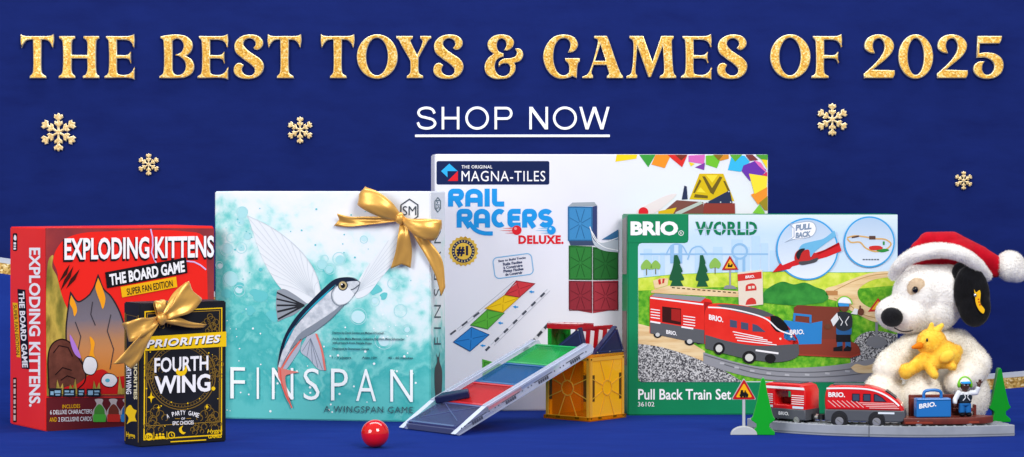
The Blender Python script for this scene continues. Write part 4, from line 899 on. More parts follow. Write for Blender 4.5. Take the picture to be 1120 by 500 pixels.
en = F.poly('engine_print', outline([(771, 379, 1), (771, 340), (775, 333.4), (784, 331.6), (812, 334), (836, 340), (854, 350), (866, 362), (873, 374), (872, 386, 1), (850, 386), (800, 382)]), rp, 20, top)
F.poly('engine_skirt', outline([(771, 366, 1), (800, 374), (830, 378), (873, 376, 1), (873, 388), (866, 393), (848, 396), (815, 392), (790, 386), (771, 381, 1)]), M('#55575c'), 21, top)
F.poly('engine_roof', outline([(782, 333.5, 1), (790, 332.6), (830, 338), (846, 345.4), (830, 346), (806, 341, 1)]), M('#55575c'), 21, top)
F.poly('engine_glass', outline([(842, 345.4, 1), (850, 346), (860, 355), (862, 361, 1), (850, 363), (843, 356, 1)]), M('#15161b'), 22, top)
F.polys('white_stripes', stroke(crom([(774, 336), (792, 337), (816, 341.5), (838, 349), (852, 361), (866, 366)], 5), 1.5), WHT, 23, top)
F.polys('engine_windows', [[(798, 349.4), (805.6, 351), (805.6, 358.6), (798, 357.4)], [(810, 352), (818, 353.4), (818, 361), (810, 359.6)], [(822.6, 354), (828, 355.6), (837, 363), (822.6, 362.4)]], M('#46506a'), 22, top)
F.polys('white_stripes', [stroke([(801 + 1.6 * k, 362.6 + 3.2 * k), (834 + 5 * k, 369.4 + 2.6 * k)], 1)[0] for k in range(4)] + [stroke([(826, 383), (851, 386.4)], 2)[0]], WHT, 23, top)
F.text('engine_lettering', 'BRIO.', (775, 343.6), (790.6, 346.6), (775, 349.6), WHT, 23, 0.035, parent=top)
F.each('wheel_print', [ell(786, 381, 6.4, 6.8, 18), ell(819, 390.6, 7.6, 7, 18), ell(842, 392, 6, 5, 16)], M('#1d1d20'), 23, top)
F.polys('hub_print', [ell(786, 381, 3.8, 4.2, 14), ell(819, 391, 4.6, 4.2, 14)], M('#d2d1cc'), 24, top)
F.polys('headlamp_print', [ell(853, 370.4, 1.2, n=10), ell(865, 368, 1.2, n=10)], M('#f2e9d5'), 24, top)
ft = F.poly('flatcar_print', outline([(866, 372, 1), (925, 372), (938, 378), (940.6, 386, 1), (930, 390, 1), (868, 387, 1)]), M('#8a3a2c'), 19, top)
F.polys('flatcar_board', [[(868, 336), (872, 333.6), (918, 336), (918, 372), (868, 372)]], M('#7a3a2c'), 17, top)
F.polys('flatcar_edge', stroke([(868, 387.6), (930, 390.6), (940.6, 387)], 1.6), M('#a04030'), 20, top)
cs = F.poly('case_print', [(857, 350), (886, 353.6), (899, 351), (898, 376), (868, 376.8), (857, 370)], M('#2d80c4'), 20, top)
F.polys('case_handle', stroke([(868, 351), (868.6, 343.6), (886, 345.4), (886, 353)], 2.4), M('#2d80c4'), 21, top)
F.text('case_lettering', 'BRIO.', (863, 360.6), (879, 360), (863, 366), WHT, 22, 0.03, shear=.1, parent=top)
F.polys('figure_print', [rrect(914, 357, 931, 366, 2), rect(915, 374, 921, 380), rect(924, 374, 930, 380)], M('#2b5f96'), 21, top)
F.polys('figure_print', [rect(914, 366, 930, 374), [(911, 380), (921, 378), (921, 384), (911, 384)], [(922, 382), (926, 378), (931, 380), (930, 384), (922, 384)]], M('#1c1c22'), 22, top)
F.polys('figure_print', [outline([(915, 342), (922, 341), (930, 343), (931, 358), (922, 362), (914, 358)])], M('#2c3138'), 22, top)
F.polys('figure_print', [[(908, 350), (915, 342), (917, 349), (911, 357)], [(930, 343), (937, 344), (938, 338), (934, 337), (932, 341)]], M('#e2e3e6'), 23, top)
F.polys('figure_print', [ell(923, 335, 5.6, 6, 18), ell(905, 357, 3.6, 3, 12), ell(941, 341, 3.6, 4, 12), rect(939.4, 334, 941, 340)], M('#6b4030'), 24, top)
F.polys('figure_print', [outline([(916, 331, 1), (918, 326), (924, 325), (930, 328), (930.6, 332, 1)])], M('#eef0f2'), 25, top)
F.polys('figure_print', [[(916, 331), (928, 332), (928, 335), (917, 335)]], M('#3a94d8'), 26, top)
F.polys('figure_print', ring(923, 333, 8.4, 1.3, 26, 8.8)[12:], M('#7cc63a'), 26, top)
F.polys('figure_print', stroke([(917, 346), (921, 352), (919, 356)], .9) + stroke([(928, 346), (924, 352), (926, 356)], .9), M('#e2e3e6'), 26, top)
sp = F.polys('signpost_print', [rect(957, 352, 960, 372)], M('#8d8f95'), 12, top)
F.poly('signfoot_print', outline([(947, 377, 1), (949, 370), (958, 367.6), (967, 370), (971, 376, 1), (960, 381)]), M('#85878c'), 13, top)
F.poly('signhead_print', [(949, 341), (960, 326), (972, 340)], M('#c8322e'), 13, top); F.poly('signhead_print', [(953, 338.6), (960, 329), (968, 338)], M('#f0b62c'), 14, top)
F.poly('wood_peg', outline([(930, 402, 1), (936, 398), (946, 400), (960, 396), (981, 394, 1), (981, 404, 1), (950, 408), (936, 407)]), wood, 18, top)
# logo, title, round insets
lp_ = F.poly('logo_panel', [(686.9, 234.9), (752, 234.9), (752, 262), (751, 264.6), (748, 265.4), (686.9, 265.4)], grn_card, 5)
F.rtext('logo_lettering', 'BRIO', 689.6, 242, 741.6, 257.6, WHT, h=8, bold=0.05, parent=lp_)
F.polys('registered_ring', ring(744.8, 255, 2.6, .6, 18), WHT, 8, lp_); F.rtext('registered_mark', 'R', 743.9, 253.7, 745.9, 256.4, WHT, h=8, parent=lp_)
F.rtext('line_lettering', 'WORLD', 760.4, 242.2, 828, 257.2, M('#0f7a50'), h=8, bold=0.035, space=1.08)
F.polys('lettering_cuts', [rect(760, 250.6, 828, 251.1), ] + [rect(x, 242, x + .7, 257.4) for x in (771.6, 788.6, 805, 818.5)], M('#cfe2f2'), 10)
F.rtext('title_lettering', 'Pull Back Train Set', 698, 425.4, 799.6, 437.2, WHT, h=4, bold=0.016)
F.rtext('number_lettering', '36102', 697.6, 439.6, 715.6, 444.6, WHT, h=4, bold=0.0)
def inset(cx, cy, r):
    o = F.poly('round_inset', ell(cx, cy, r, n=56), M('#3aa0dd'), 20)
    F.poly('inset_picture', ell(cx, cy, r - 1.7, n=56), Mgrad('inset_print', 0.14, 0.24, [(0, '#eef3f8'), (1, '#a9c4e0')]), 21, o)
    return o
i1 = inset(882.5, 272.4, 34); i2 = inset(950.3, 264.6, 28)
F.poly('pull_badge', outline([(858, 265, 1), (866, 260, 1), (867, 262), (888, 258), (892, 250), (888, 243), (870, 244, 1), (866, 246, 1), (866, 259, 1)]), M('#f2f4f8'), 23, i1)
F.polys('badge_edge', stroke(outline([(858, 265, 1), (867, 262), (888, 258), (892, 250), (888, 243), (863, 245, 1), (868, 250, 1), (868, 259, 1)]), .8, True), M('#9fb0c4'), 24, i1)
F.text('badge_lettering', 'PULL', (869.6, 246), (887, 244), (869.6, 252.6), M('#7f93ab'), 26, 0.05, shear=.1, parent=i1)
F.text('badge_lettering', 'BACK', (869.6, 254.4), (886, 252.4), (869.6, 260.6), M('#7f93ab'), 26, 0.05, shear=.1, parent=i1)
F.poly('red_arrow', [(844.2, 298), (853, 288), (855.5, 290), (880, 280), (890, 277), (918, 267.6), (917, 265), (920, 274.4), (904, 281), (866, 291.5), (863.5, 294)], M('#cf2229'), 24, i1)
F.poly('hand_print', outline([(912, 252, 1), (900, 261), (888, 264), (876, 268), (873, 275), (884, 273), (886, 281), (890, 276), (900, 268), (914, 258, 1)]), M('#6cb4dc'), 27, i1)
F.poly('engine_print', outline([(868.6, 284), (870, 276), (877, 271.6), (886, 272), (890, 276), (895, 280), (894, 284), (884, 288), (874, 289)]), M('#bf2a2a'), 26, i1)
F.poly('engine_print', outline([(870, 279), (874, 272.6), (880, 272), (876, 277), (873, 284)]), M('#26262c'), 28, i1)
F.polys('engine_print', [outline([(873, 286.6), (884, 285), (894, 282), (893, 285.6), (884, 288.6), (875, 289.6)])], M('#4a4a50'), 28, i1)
F.polys('loop_print', stroke(crom([(926, 260), (934, 258), (945, 259), (956, 261), (968, 262), (974, 267), (968, 273), (956, 275), (946, 271), (940, 265), (930, 265), (926, 261)], 4), 1.6), M('#d2a868'), 23, i2)
F.polys('loop_print', [rect(950, 258, 957, 262), outline([(931, 259, 1), (939, 257.6), (939, 258.8), (931, 260.6, 1)])], M('#5a4038'), 24, i2)
F.polys('loop_print', [outline([(950, 270), (962, 269), (965, 271.4), (962, 273), (951, 273)])], M('#c8322e'), 25, i2)
F.polys('loop_print', [outline([(958, 274), (968, 272), (972, 273.6), (964, 276)]), rect(965, 264, 967, 268)], M('#2f8a3c'), 25, i2)
F.polys('inset_marks', [rect(943 + 3.1 * k, 283.2, 945.4 + 3.1 * k, 284.6) for k in range(6)], M('#5b6677'), 23, i2)
# ------------------------------------------------------------------ satin bows
def satin():
    m = bpy.data.materials.new('gold_satin'); n, l, b = nodes_of(m)
    b.inputs['Base Color'].default_value = rgb('#dca64c'); b.inputs['Metallic'].default_value = 0.4
    b.inputs['Roughness'].default_value = 0.34; b.inputs['Anisotropic'].default_value = 0.5; b.inputs['Sheen Weight'].default_value = 0.15
    tc = n.new('ShaderNodeTexCoord'); w = N(n, 'ShaderNodeTexNoise', Scale=90.0, Detail=3); l.new(tc.outputs['Object'], w.inputs['Vector'])
    bp = N(n, 'ShaderNodeBump', Strength=0.25, Distance=0.001); l.new(w.outputs['Fac'], bp.inputs['Height']); l.new(bp.outputs[0], b.inputs['Normal'])
    return m
sat = satin()
def ribbon(name, F, stations, root, bulge=0.0, notch=0.0, cols=6, th=0.0005, per=7):
    """ribbon between two edge curves; each station is ((px,py,mm),(px,py,mm)) above the box face"""
    st = [Vector((*a, *b)) for a, b in stations]
    cu = []
    P = [list(v) for v in st]
    import itertools
    out = crom6(P, per)
    n = len(out); V, Fs = [], []
    for i, q in enumerate(out):
        A = F.P(q[0], q[1], q[2] / 1000); B = F.P(q[3], q[4], q[5] / 1000)
        nxt = out[min(i + 1, n - 1)]; prv = out[max(i - 1, 0)]
        tg = (F.P(nxt[0], nxt[1], nxt[2] / 1000) + F.P(nxt[3], nxt[4], nxt[5] / 1000)) / 2 - (F.P(prv[0], prv[1], prv[2] / 1000) + F.P(prv[3], prv[4], prv[5] / 1000)) / 2
        tl = tg.normalized() if tg.length > 1e-9 else Vector((1, 0, 0))
        nn = (B - A).cross(tl); nn = nn.normalized() if nn.length > 1e-9 else F.n
        for k in range(cols + 1):
            t = k / cols
            p = A.lerp(B, t) + nn * bulge * 0.001 * math.sin(PI * t)
            p += nn * 0.0006 * math.sin(2 * PI * t * 1.5 + i * .35)
            if notch and i >= n - per: p -= tl * notch * 0.001 * (1 - abs(2 * t - 1)) * ((i - (n - per)) / (per - 1))
            V.append(p)
    c = cols + 1
    for i in range(n - 1):
        for k in range(cols): Fs.append((i * c + k, i * c + k + 1, (i + 1) * c + k + 1, (i + 1) * c + k))
    o = obj(name, V, Fs, sat, root, True, True)
    md = o.modifiers.new('thickness', 'SOLIDIFY'); md.thickness = th; md.offset = 0
    return o
def crom6(P, per):
    out = []; n = len(P)
    for i in range(n - 1):
        p1, p2 = P[i], P[i + 1]
        p0 = P[i - 1] if i else [2 * a - b for a, b in zip(p1, p2)]; p3 = P[i + 2] if i < n - 2 else [2 * b - a for a, b in zip(p1, p2)]
        for k in range(per):
            t = k / per; t2, t3 = t * t, t ** 3
            out.append([.5 * ((2 * b) + (c - a) * t + (2 * a - 5 * b + 4 * c - d) * t2 + (3 * b - a - 3 * c + d) * t3) for a, b, c, d in zip(p0, p1, p2, p3)])
    out.append(list(P[-1]))
    return out
def knot(F, px, py, d, rx, ry, root):
    c = F.P(px, py, d / 1000); bm = sph_bm((0, 0, 0), (rx * .00102, 0.0055, ry * .00102), 20, 12)
    for v in bm.verts:
        a = math.atan2(v.co.x, v.co.z); v.co *= 1 + 0.07 * math.sin(5 * a + v.co.y * 300); v.co = v.co + c
    bobj('knot', bm, sat, root, True, True)

FB, FT = None, None
def small_bow(F):
    r = thing('ribbon_bow', 'gold satin bow tied on the top corner of the black card game box', 'bow', F.P(172.4, 348, 0), 0, 'gold satin bows')
    ribbon('loop', F, [((175, 351, 8), (176, 344, 8)), ((186, 346, 17), (181, 334, 15)), ((200, 341, 19), (189, 317, 17)), ((213, 330, 15), (198, 308, 16)), ((216, 326, 9), (201, 307.5, 10)), ((212, 326, 4), (199, 310, 5)), ((195, 337, 2), (187, 323, 2)), ((176, 350, 3), (175, 345, 3))], r, 2.0)
    ribbon('loop', F, [((170, 352, 8), (170, 345, 8)), ((162, 356, 17), (158, 347, 16)), ((151, 365, 20), (145, 347, 19)), ((140, 372, 15), (133, 351.5, 15)), ((137, 373, 9), (131, 353, 8)), ((141, 372, 4), (135, 355, 4)), ((158, 357, 2), (156, 349, 2)), ((171, 351, 3), (171, 346, 3))], r, -2.0)
    ribbon('loop', F, [((169, 346, 6), (175, 345, 6)), ((166, 339, 13), (175, 338, 12)), ((165, 332, 11), (177, 330, 11)), ((166, 330, 6), (178, 328.5, 6)), ((167, 334, 2), (177, 332, 2)), ((170, 346, 3), (174, 345, 3))], r, 1.0)
    ribbon('tail', F, [((176, 346, 7), (175, 352, 7)), ((190, 346.5, 11), (187, 355, 11)), ((206, 352, 7), (204, 358, 7)), ((224, 354.5, 4), (219, 358.5, 3))], r, 1.0)
    ribbon('tail', F, [((165, 350, 9), (170, 354, 9)), ((153, 358, 16), (160, 366, 14)), ((139, 371, 20), (153, 380, 15)), ((127, 385, 20), (146, 392, 16)), ((116, 397, 18), (137, 403, 15))], r, 1.5, 4)
    knot(F, 172.6, 348, 9, 5.2, 6.6, r)
def large_bow(F):
    r = thing('ribbon_bow', 'gold satin bow with long tails on the corner of the pale teal box', 'bow', F.P(439, 239, 0), 0, 'gold satin bows')
    ribbon('loop', F, [((435, 241, 8), (440, 234, 8)), ((420, 237, 19), (432, 221, 17)), ((406, 231, 21), (418, 210, 19)), ((396, 225, 16), (405, 205, 17)), ((394, 223, 9), (402, 204, 10)), ((397, 222, 4), (405, 207, 5)), ((418, 231, 2), (425, 218, 2)), ((437, 239, 3), (440, 235, 3))], r, 2.5)
    ribbon('loop', F, [((442, 243, 8), (443, 236, 8)), ((454, 255, 17), (452, 239, 17)), ((466, 261, 20), (468, 239, 19)), ((476, 263, 14), (482, 240, 14)), ((477, 262, 8), (484.5, 241, 8)), ((474, 260, 4), (481, 243, 4)), ((458, 252, 2), (458, 242, 2)), ((443, 241, 3), (443, 238, 3))], r, -2.5)
    ribbon('tail', F, [((434, 236, 8), (436, 242, 8)), ((420, 236.5, 9), (421, 244, 11)), ((400, 237, 6), (400, 246.5, 8)), ((384, 237, 7), (382, 248, 6)), ((371, 233.5, 10), (366, 247, 4))], r, 1.5, 4)
    ribbon('tail', F, [((439, 243, 7), (445, 243, 7)), ((438, 257, 13), (450, 257, 10)), ((435, 275, 11), (452, 275, 7)), ((429, 294, 9), (450, 293, 5))], r, 1.5, 5)
    ribbon('tail', F, [((446, 244, 5), (450, 240, 6)), ((456, 262, 7), (464, 256, 7)), ((468, 282, 6), (477, 271, 5)), ((477, 302, 4), (485, 287, 3)), ((483, 324, 2), (487.5, 314, 2))], r, 1.0)
    knot(F, 439.4, 239, 9, 5.6, 7, r)
small_bow(FACE_BLACK); large_bow(FACE_TEAL)
# ------------------------------------------------------------------ red ball
c = G(410, 490); rb = 0.01455
o = bobj('ball', sph_bm((0, 0, 0), rb, 48, 32), M('#cf0f12', 0.08, 0.5, coat=0.6), smooth=True); o.location = (c.x, c.y + .004, rb)
tag(o, 'shiny red ball on the blue floor, in front of the teal box', 'ball')
# ------------------------------------------------------------------ amber tile tower
amb = Mtile('#f7b215', 0.93, 0.05, '#ffe28a'); amb2 = Mtile('#ffca45', 0.45, 0.1, '#ffe08a')  # second amber is lighter: ridge highlights put into the colour
steel = M('#6c6a63', 0.3, 0.5, 0.8)
V0 = G(645, 461.5); bta = math.radians(50); SD = 0.0645; HT = 0.0735
uR = Vector((math.cos(bta), math.sin(bta), 0)); uL = Vector((-math.sin(bta), math.cos(bta), 0)); UZ = Vector((0, 0, 1))
TWR = thing('tile_tower', 'amber see through magnet tile tower topped with navy triangles', 'toy tower', V0 + (uR + uL) * SD / 2)
def slab(O, a, b, nrm, la, lb, th, a0=0.0, b0=0.0):
    """box verts/faces spanned by two directions"""
    P = [O + a * (a0 + i * la) + b * (b0 + j * lb) + nrm * k * th for k in (0, 1) for i, j in ((0, 0), (1, 0), (1, 1), (0, 1))]
    return P, [(0, 3, 2, 1), (4, 5, 6, 7), (0, 1, 5, 4), (1, 2, 6, 5), (2, 3, 7, 6), (3, 0, 4, 7)]
def merge(parts):
    V, Fs = [], []
    for P, f in parts:
        k = len(V); V += P; Fs += [tuple(i + k for i in q) for q in f]
    return V, Fs
def bar(O, a, b, nrm, p, q, w, th, lift):
    """ridge from p to q (coordinates along a, b) on a tile"""
    d = Vector((q[0] - p[0], q[1] - p[1])); L = d.length; d /= L
    A = a * d.x + b * d.y; B = a * -d.y + b * d.x
    return slab(O + a * p[0] + b * p[1] - B * w / 2 + nrm * lift, A, B, nrm, L, w, th)
def tile(name, O, a, b, la, lb, nrm, th, clear, ridge, root, studs=True):
    V, Fs = merge([slab(O, a, b, nrm, la, lb, -th)])
    t = obj(name, V, Fs, clear, root, True)
    e = 0.0042; L = []
    f = 0.0006
    for p, q in (((e / 2, e), (e / 2, lb - e)), ((la - e / 2, e), (la - e / 2, lb - e)), ((0, e / 2), (la, e / 2)), ((0, lb - e / 2), (la, lb - e / 2))): L.append(bar(O, a, b, nrm, p, q, e, f, 0.0002))
    c = Vector((la / 2, lb / 2))
    for k in range(8):
        an = k * PI / 4 + PI / 8; d = Vector((math.cos(an), math.sin(an)))
        ex = min((la / 2 - e) / abs(d.x), (lb / 2 - e) / abs(d.y))
        p, q = c + d * 0.009, c + d * ex
        L.append(bar(O, a, b, nrm, p, q, 0.0011, f * 0.8, 0.0001 + k * 2e-5))
    hexa = [c + Vector((math.cos(k * PI / 4), math.sin(k * PI / 4))) * 0.009 for k in range(9)]
    for p, q in zip(hexa, hexa[1:]): L.append(bar(O, a, b, nrm, p, q, 0.0012, f, 0.0003))
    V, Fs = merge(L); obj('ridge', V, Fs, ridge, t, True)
    if studs:
        L = []
        for x, y in ((e * .5, e * .5), (la - e * .5, e * .5), (e * .5, lb - e * .5), (la - e * .5, lb - e * .5)):
            P, q = slab(O + nrm * 0.0009, a, b, nrm, 0.0018, 0.0018, 0.0004, x - .0009, y - .0009); L.append((P, q))
        for x, y in ((.0048, lb * .3), (la - .0048 - .0042, lb * .3)):  # tall strips: shadows of the magnets, laid on as dark coloured bars
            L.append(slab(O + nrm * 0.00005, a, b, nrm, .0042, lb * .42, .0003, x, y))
        for x in (0.28, 0.72):
            P, q = slab(O + nrm * 0.0008, a, b, nrm, 0.006, 0.0022, 0.0004, la * x - .003, 0.001); L.append((P, q))
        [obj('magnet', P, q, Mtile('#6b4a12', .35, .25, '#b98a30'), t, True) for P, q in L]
    return t
Cb = V0 + uR * SD + uL * SD
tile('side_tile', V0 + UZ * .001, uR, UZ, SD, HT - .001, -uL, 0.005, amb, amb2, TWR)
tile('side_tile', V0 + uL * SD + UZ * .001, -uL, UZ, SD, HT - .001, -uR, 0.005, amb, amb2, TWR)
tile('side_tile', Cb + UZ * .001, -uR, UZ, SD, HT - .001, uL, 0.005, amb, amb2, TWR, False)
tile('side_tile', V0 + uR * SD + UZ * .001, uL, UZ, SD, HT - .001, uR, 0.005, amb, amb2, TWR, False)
V, Fs = merge([slab(V0 + (uR + uL) * -.0022 + UZ * .0002, uR, uL, UZ, SD + .0044, SD + .0044, 0.0045)]); obj('base_tile', V, Fs, amb, TWR, True)
V, Fs = merge([slab(V0 + UZ * (HT + .0003), uR, uL, UZ, SD, SD, 0.003)]); obj('top_tile', V, Fs, Mtile('#f2a60a', 0.75, 0.12, '#ffe08a'), TWR, True)
navt = Mtile('#10163a', 0.12, 0.12, '#2a3470'); nav2 = M('#182046', 0.25, 0.5)
ztop = V0 + UZ * (HT + .0034)
def tri_plate(O, a, b, nrm, pts, th):
    n = len(pts); P = [O + a * x + b * y for x, y in pts] + [O + a * x + b * y + nrm * th for x, y in pts]
    return P, [tuple(range(n))[::-1], tuple(range(n, 2 * n))] + [(i, (i + 1) % n, n + (i + 1) % n, n + i) for i in range(n)]
def navy_tri(O, a, nrm, w, h, apex):
    P, f = tri_plate(O, a, UZ, nrm, [(0, 0), (w, 0), (w * apex, h)], .006)
    t = obj('roof_triangle', P, f, nav2, TWR, True)
    L = []
    ins = [(w * .14, h * .09), (w * .93, h * .09), (w * apex - .0004, h * .86)]
    c = Vector((sum(p[0] for p in ins) / 3, sum(p[1] for p in ins) / 3))
    for p, q in zip(ins, ins[1:] + ins[:1]): L.append(bar(O + nrm * .006, a, UZ, nrm, p, q, .0012, .0005, .0002))
    V, Fs = merge(L); obj('ridge', V, Fs, M('#26305e', 0.25, 0.5), t, True)
    L = [slab(O + nrm * .0062, a, UZ, nrm, .0016, .0016, .0008, x - .0008, z - .0008) for x, z in ((w * .1, h * .07), (w * .93, h * .07), (w * apex - .001, h * .9), (w * .5, h * .07))]
    V, Fs = merge(L); obj('magnet', V, Fs, M('#b9b7b0', 0.3, 0.5, 0.6), t, True)
    return t
navy_tri(ztop + uL * SD * .93 + uR * .006, -uL, -uR, 0.054, 0.031, 0.82)
navy_tri(ztop + uR * .008 + uL * .006, uR, -uL, 0.058, 0.031, 0.74)
# red slotted panel between the triangles
def slotted(O, a, b, nrm, la, lb, n, slant):
    P, f = slab(O, a, b, nrm, la, lb, -.005); t = obj('slotted_tile', P, f, Mtile('#b31620', 0.25, 0.12, '#e0303a'), TWR, True)
    L = []
    for k in range(n):
        x = la * (k + .5) / n
        L.append(bar(O, a, b, nrm, (x - slant, lb * .16), (x + slant, lb * .84), la / n * .42, .0006, .0003))
    V, Fs = merge(L); obj('slot', V, Fs, M('#e9dfe2', 0.35), t, True)
    e = .003; L = [bar(O, a, b, nrm, p, q, e, .0009, .0002) for p, q in (((e / 2, e), (e / 2, lb - e)), ((la - e / 2, e), (la - e / 2, lb - e)), ((0, e / 2), (la, e / 2)), ((0, lb - e / 2), (la, lb - e / 2)))]
    V, Fs = merge(L); obj('rim', V, Fs, M('#a8141e', 0.2, 0.5), t, True)
slotted(ztop + uR * .001 + uL * .017, uR, UZ, -uL, .0635, .031, 4, .0015)
# green stand and red slotted top behind
gC = W(589, 386.5, 0.188); gC.z = HT + .0034
gdir = Vector((1, .15, 0)).normalized(); gn = Vector((gdir.y, -gdir.x, 0))
tile('green_tile', ztop + uL * (SD - .004) + uR * .004 + UZ * .0002, uR, UZ, .036, .0285, uL * -1, .005, Mtile('#1f9a2e', 0.6, 0.1, '#4fd062'), M('#1d7d2a', 0.2, 0.5), TWR, False)
tdn = (uL * .0 + UZ)
slotted(ztop + uL * (SD - .006) + uR * -.006 + UZ * .0335, (uR * .2 - uL).normalized(), uR, UZ, .043, .026, 5, .001)
# ------------------------------------------------------------------ clear ramp with coloured deck
RBv = Vector((-.0575, -.0175, .0)); RTv = Vector((.0925, .1185, .0795))
hx = (RTv - RBv); hd = Vector((hx.x, hx.y, 0)).normalized(); pv = Vector((-hd.y, hd.x, 0)); LX = hx.length
ax = hx.normalized(); nv = ax.cross(pv).normalized(); WD = .0965
RMP = thing('tile_ramp', 'long clear ramp of coloured tiles leaning on the amber tower', 'toy ramp', RBv + pv * WD / 2)
RP = lambda a, b, c: RBv + ax * a + pv * b + nv * c
t0 = .004
cols = [('#6d74a0', .88, '#c3c9e8'), ('#e23a3f', .78, '#f7999c'), ('#2478b4', .78, '#8cc8ea'), ('#2fbf6b', .75, '#a8f2c6')]
seg = (LX - .006) / 4
for k, (h_, cl, tn) in enumerate(cols):
    O = RP(.003 + seg * k + .0006, .0075, t0)
    P, f = slab(O, ax, pv, nv, seg - .0012, WD - .015, .0042); t = obj('deck_tile', P, f, Mtile(h_, cl, .12, tn), RMP, True)
    e = .003; L = [bar(O + nv * .0042, ax, pv, nv, p, q, e, .0006, .0001) for p, q in (((e / 2, e), (e / 2, WD - .015 - e)), ((seg - .0012 - e / 2, e), (seg - .0012 - e / 2, WD - .015 - e)))]
    if k == 0: L += [bar(O + nv * .0042, ax, pv, nv, (seg * .25, .01), (seg * .95, WD - .025), .0009, .0004, .0001), bar(O + nv * .0042, ax, pv, nv, (seg * .25, WD - .025), (seg * .95, .01), .0009, .0004, .00015)]
    V, Fs = merge(L); obj('ridge', V, Fs, M({'#6d74a0': '#4f5888', '#e23a3f': '#c02c34', '#2478b4': '#1c5f94', '#2fbf6b': '#23a058'}[h_], .2, .5), t, True)
clr = Mtile('#c4ccdf', 0.93, 0.05, '#f8f9fd')
def rail(b0):
    prof = [(0, 0), (LX, 0), (LX + .004, .004), (LX + .002, .0105), (LX - .004, .0125), (.048, .0125), (.020, .0078), (.004, .0052), (-.004, .0035)]
    P, f = tri_plate(RP(0, b0, .0005), ax, nv, pv, prof, .0078)
    r = obj('side_rail', P, f, clr, RMP, True)
    fr = Mtile('#d4dbea', .74, .08, '#f2f4fa')
    L = []
    for (p, q, w) in (((.050, .0118), (LX - .003, .0118), .0016), ((.0, .001), (LX, .001), .0014)):
        L.append(bar(RP(0, b0, .0005) - pv * .0004, ax, nv, -pv, p, q, w, .0006, 0))
        L.append(bar(RP(0, b0 + .0078, .0005) + pv * .0003, ax, nv, pv, p, q, w, .0006, 0))
    V, Fs = merge(L); obj('rim', V, Fs, fr, r, True)
    L = []
    for k in range(4):
        for j in range(5):
            L.append(bar(RP(0, b0, .0005) - pv * .0003, ax, nv, -pv, (seg * k + seg * .42 + j * .0034, .004), (seg * k + seg * .42 + j * .0034 + .0022, .004), .0034, .0005, 0))
        L.append(bar(RP(0, b0, .0005) - pv * .0003, ax, nv, -pv, (seg * k + seg * .3, .0068), (seg * k + seg * .86, .0068), .0007, .0005, 0))
        for x in (.1, .2, .92): L.append(bar(RP(0, b0, .0005) - pv * .0003, ax, nv, -pv, (seg * (k + x), .006), (seg * (k + x) + .0012, .006), .0014, .0005, 0))
    V, Fs = merge(L); obj('magnet', V, Fs, M('#4a4e5c', .3, .5, .3), r, True)
    P, f = slab(RP(.048, b0 + .0015, .0132), ax, pv, nv, LX - .052, .0048, .0012); obj('rail_cap', P, f, Mtile('#d8deec', .82, .06, '#f4f6fb'), r, True)
rail(0.0); rail(WD - .0078)
P, f = tri_plate(RP(.047, WD - .045, t0 + .0046), ax, pv, nv, [(0, .036), (.022, .0), (.03, .008), (.014, .036)], .009)
st = obj('stop_block', P, f, nav2, RMP, True)
md = st.modifiers.new('round', 'BEVEL'); md.width = .002; md.segments = 3
V, Fs = merge([slab(RP(.001, .008, .0006), ax, pv, nv, .002, WD - .016, .006)]); obj('foot_bar', V, Fs, M('#565d80', .2, .5), RMP, True)
# ------------------------------------------------------------------ grey track in two pieces
front = [G(x, y) for x, y in ((817, 469.4), (845, 472.8), (866, 474.4), (905, 476.6), (950.5, 478), (1000, 478.7), (1050, 478.4), (1110, 477))]
front = crom(front, 10)
def npx(p): return CX + FPX * p.x / (p.y + D)
TN_ = []
for i in range(len(front)):
    t = (front[min(i + 1, len(front) - 1)] - front[max(i - 1, 0)]).normalized(); TN_.append((t, Vector((-t.y, t.x, 0))))
track_grey = Mnoise('grey_plastic', [(0.35, '#8b9099'), (0.65, '#979ca5')], 40, 3, 0.42, spec=0.4)
prof = [(0, .0006), (.0006, 0), (.0394, 0), (.04, .0006), (.04, .0114), (.0394, .012), (.0316, .012), (.031, .0088), (.026, .0088), (.0254, .012), (.0146, .012), (.014, .0088), (.009, .0088), (.0084, .012), (.0006, .012), (0, .0114)]
def track(i0, i1, label):
    base = front[(i0 + i1) // 2]
    r = thing('toy_track', label, 'toy track', base, 0, 'grey toy track pieces')
    V, Fs = [], []; n = len(prof)
    for i in range(i0, i1 + 1):
        p, (t, nn) = front[i], TN_[i]
        off = t * (0.0004 if i == i0 else -0.0004 if i == i1 else 0)
        V += [p + off + nn * a + UZ * b for a, b in prof]
    m = i1 - i0
    for k in range(m):
        for j in range(n): Fs.append((k * n + j, (k + 1) * n + j, (k + 1) * n + (j + 1) % n, k * n + (j + 1) % n))
    Fs += [tuple(range(n)), tuple(range(m * n, m * n + n))[::-1]]
    o = obj('track_body', V, [f[::-1] for f in Fs], track_grey, r, True)
    L = []
    for i in range(i0 + 1, i1, 2):
        p, (t, nn) = front[i], TN_[i]
        for a in (.0017, .0336): L.append(slab(p + nn * a + UZ * .012, t, nn, UZ, .0024, .0034, .0007, -.0012, 0))
    V, Fs = merge(L); obj('rail_bump', V, Fs, M('#9ba0a8', .4, .4), r, True)
    L = [slab(front[i] + UZ * .002, TN_[i][0], UZ, -TN_[i][1], (front[min(i + 1, i1)] - front[i]).length, .0011, .0003) for i in range(i0, i1)]
    V, Fs = merge(L); obj('side_groove', V, Fs, M('#6e737b', .4, .4), r, True)
isplit = min(range(len(front)), key=lambda i: abs(npx(front[i]) - 950.5))
track(0, isplit, 'grey toy track piece under the red passenger wagon and engine')
track(isplit, len(front) - 1, 'grey toy track piece under the brown flat wagon and blue case')
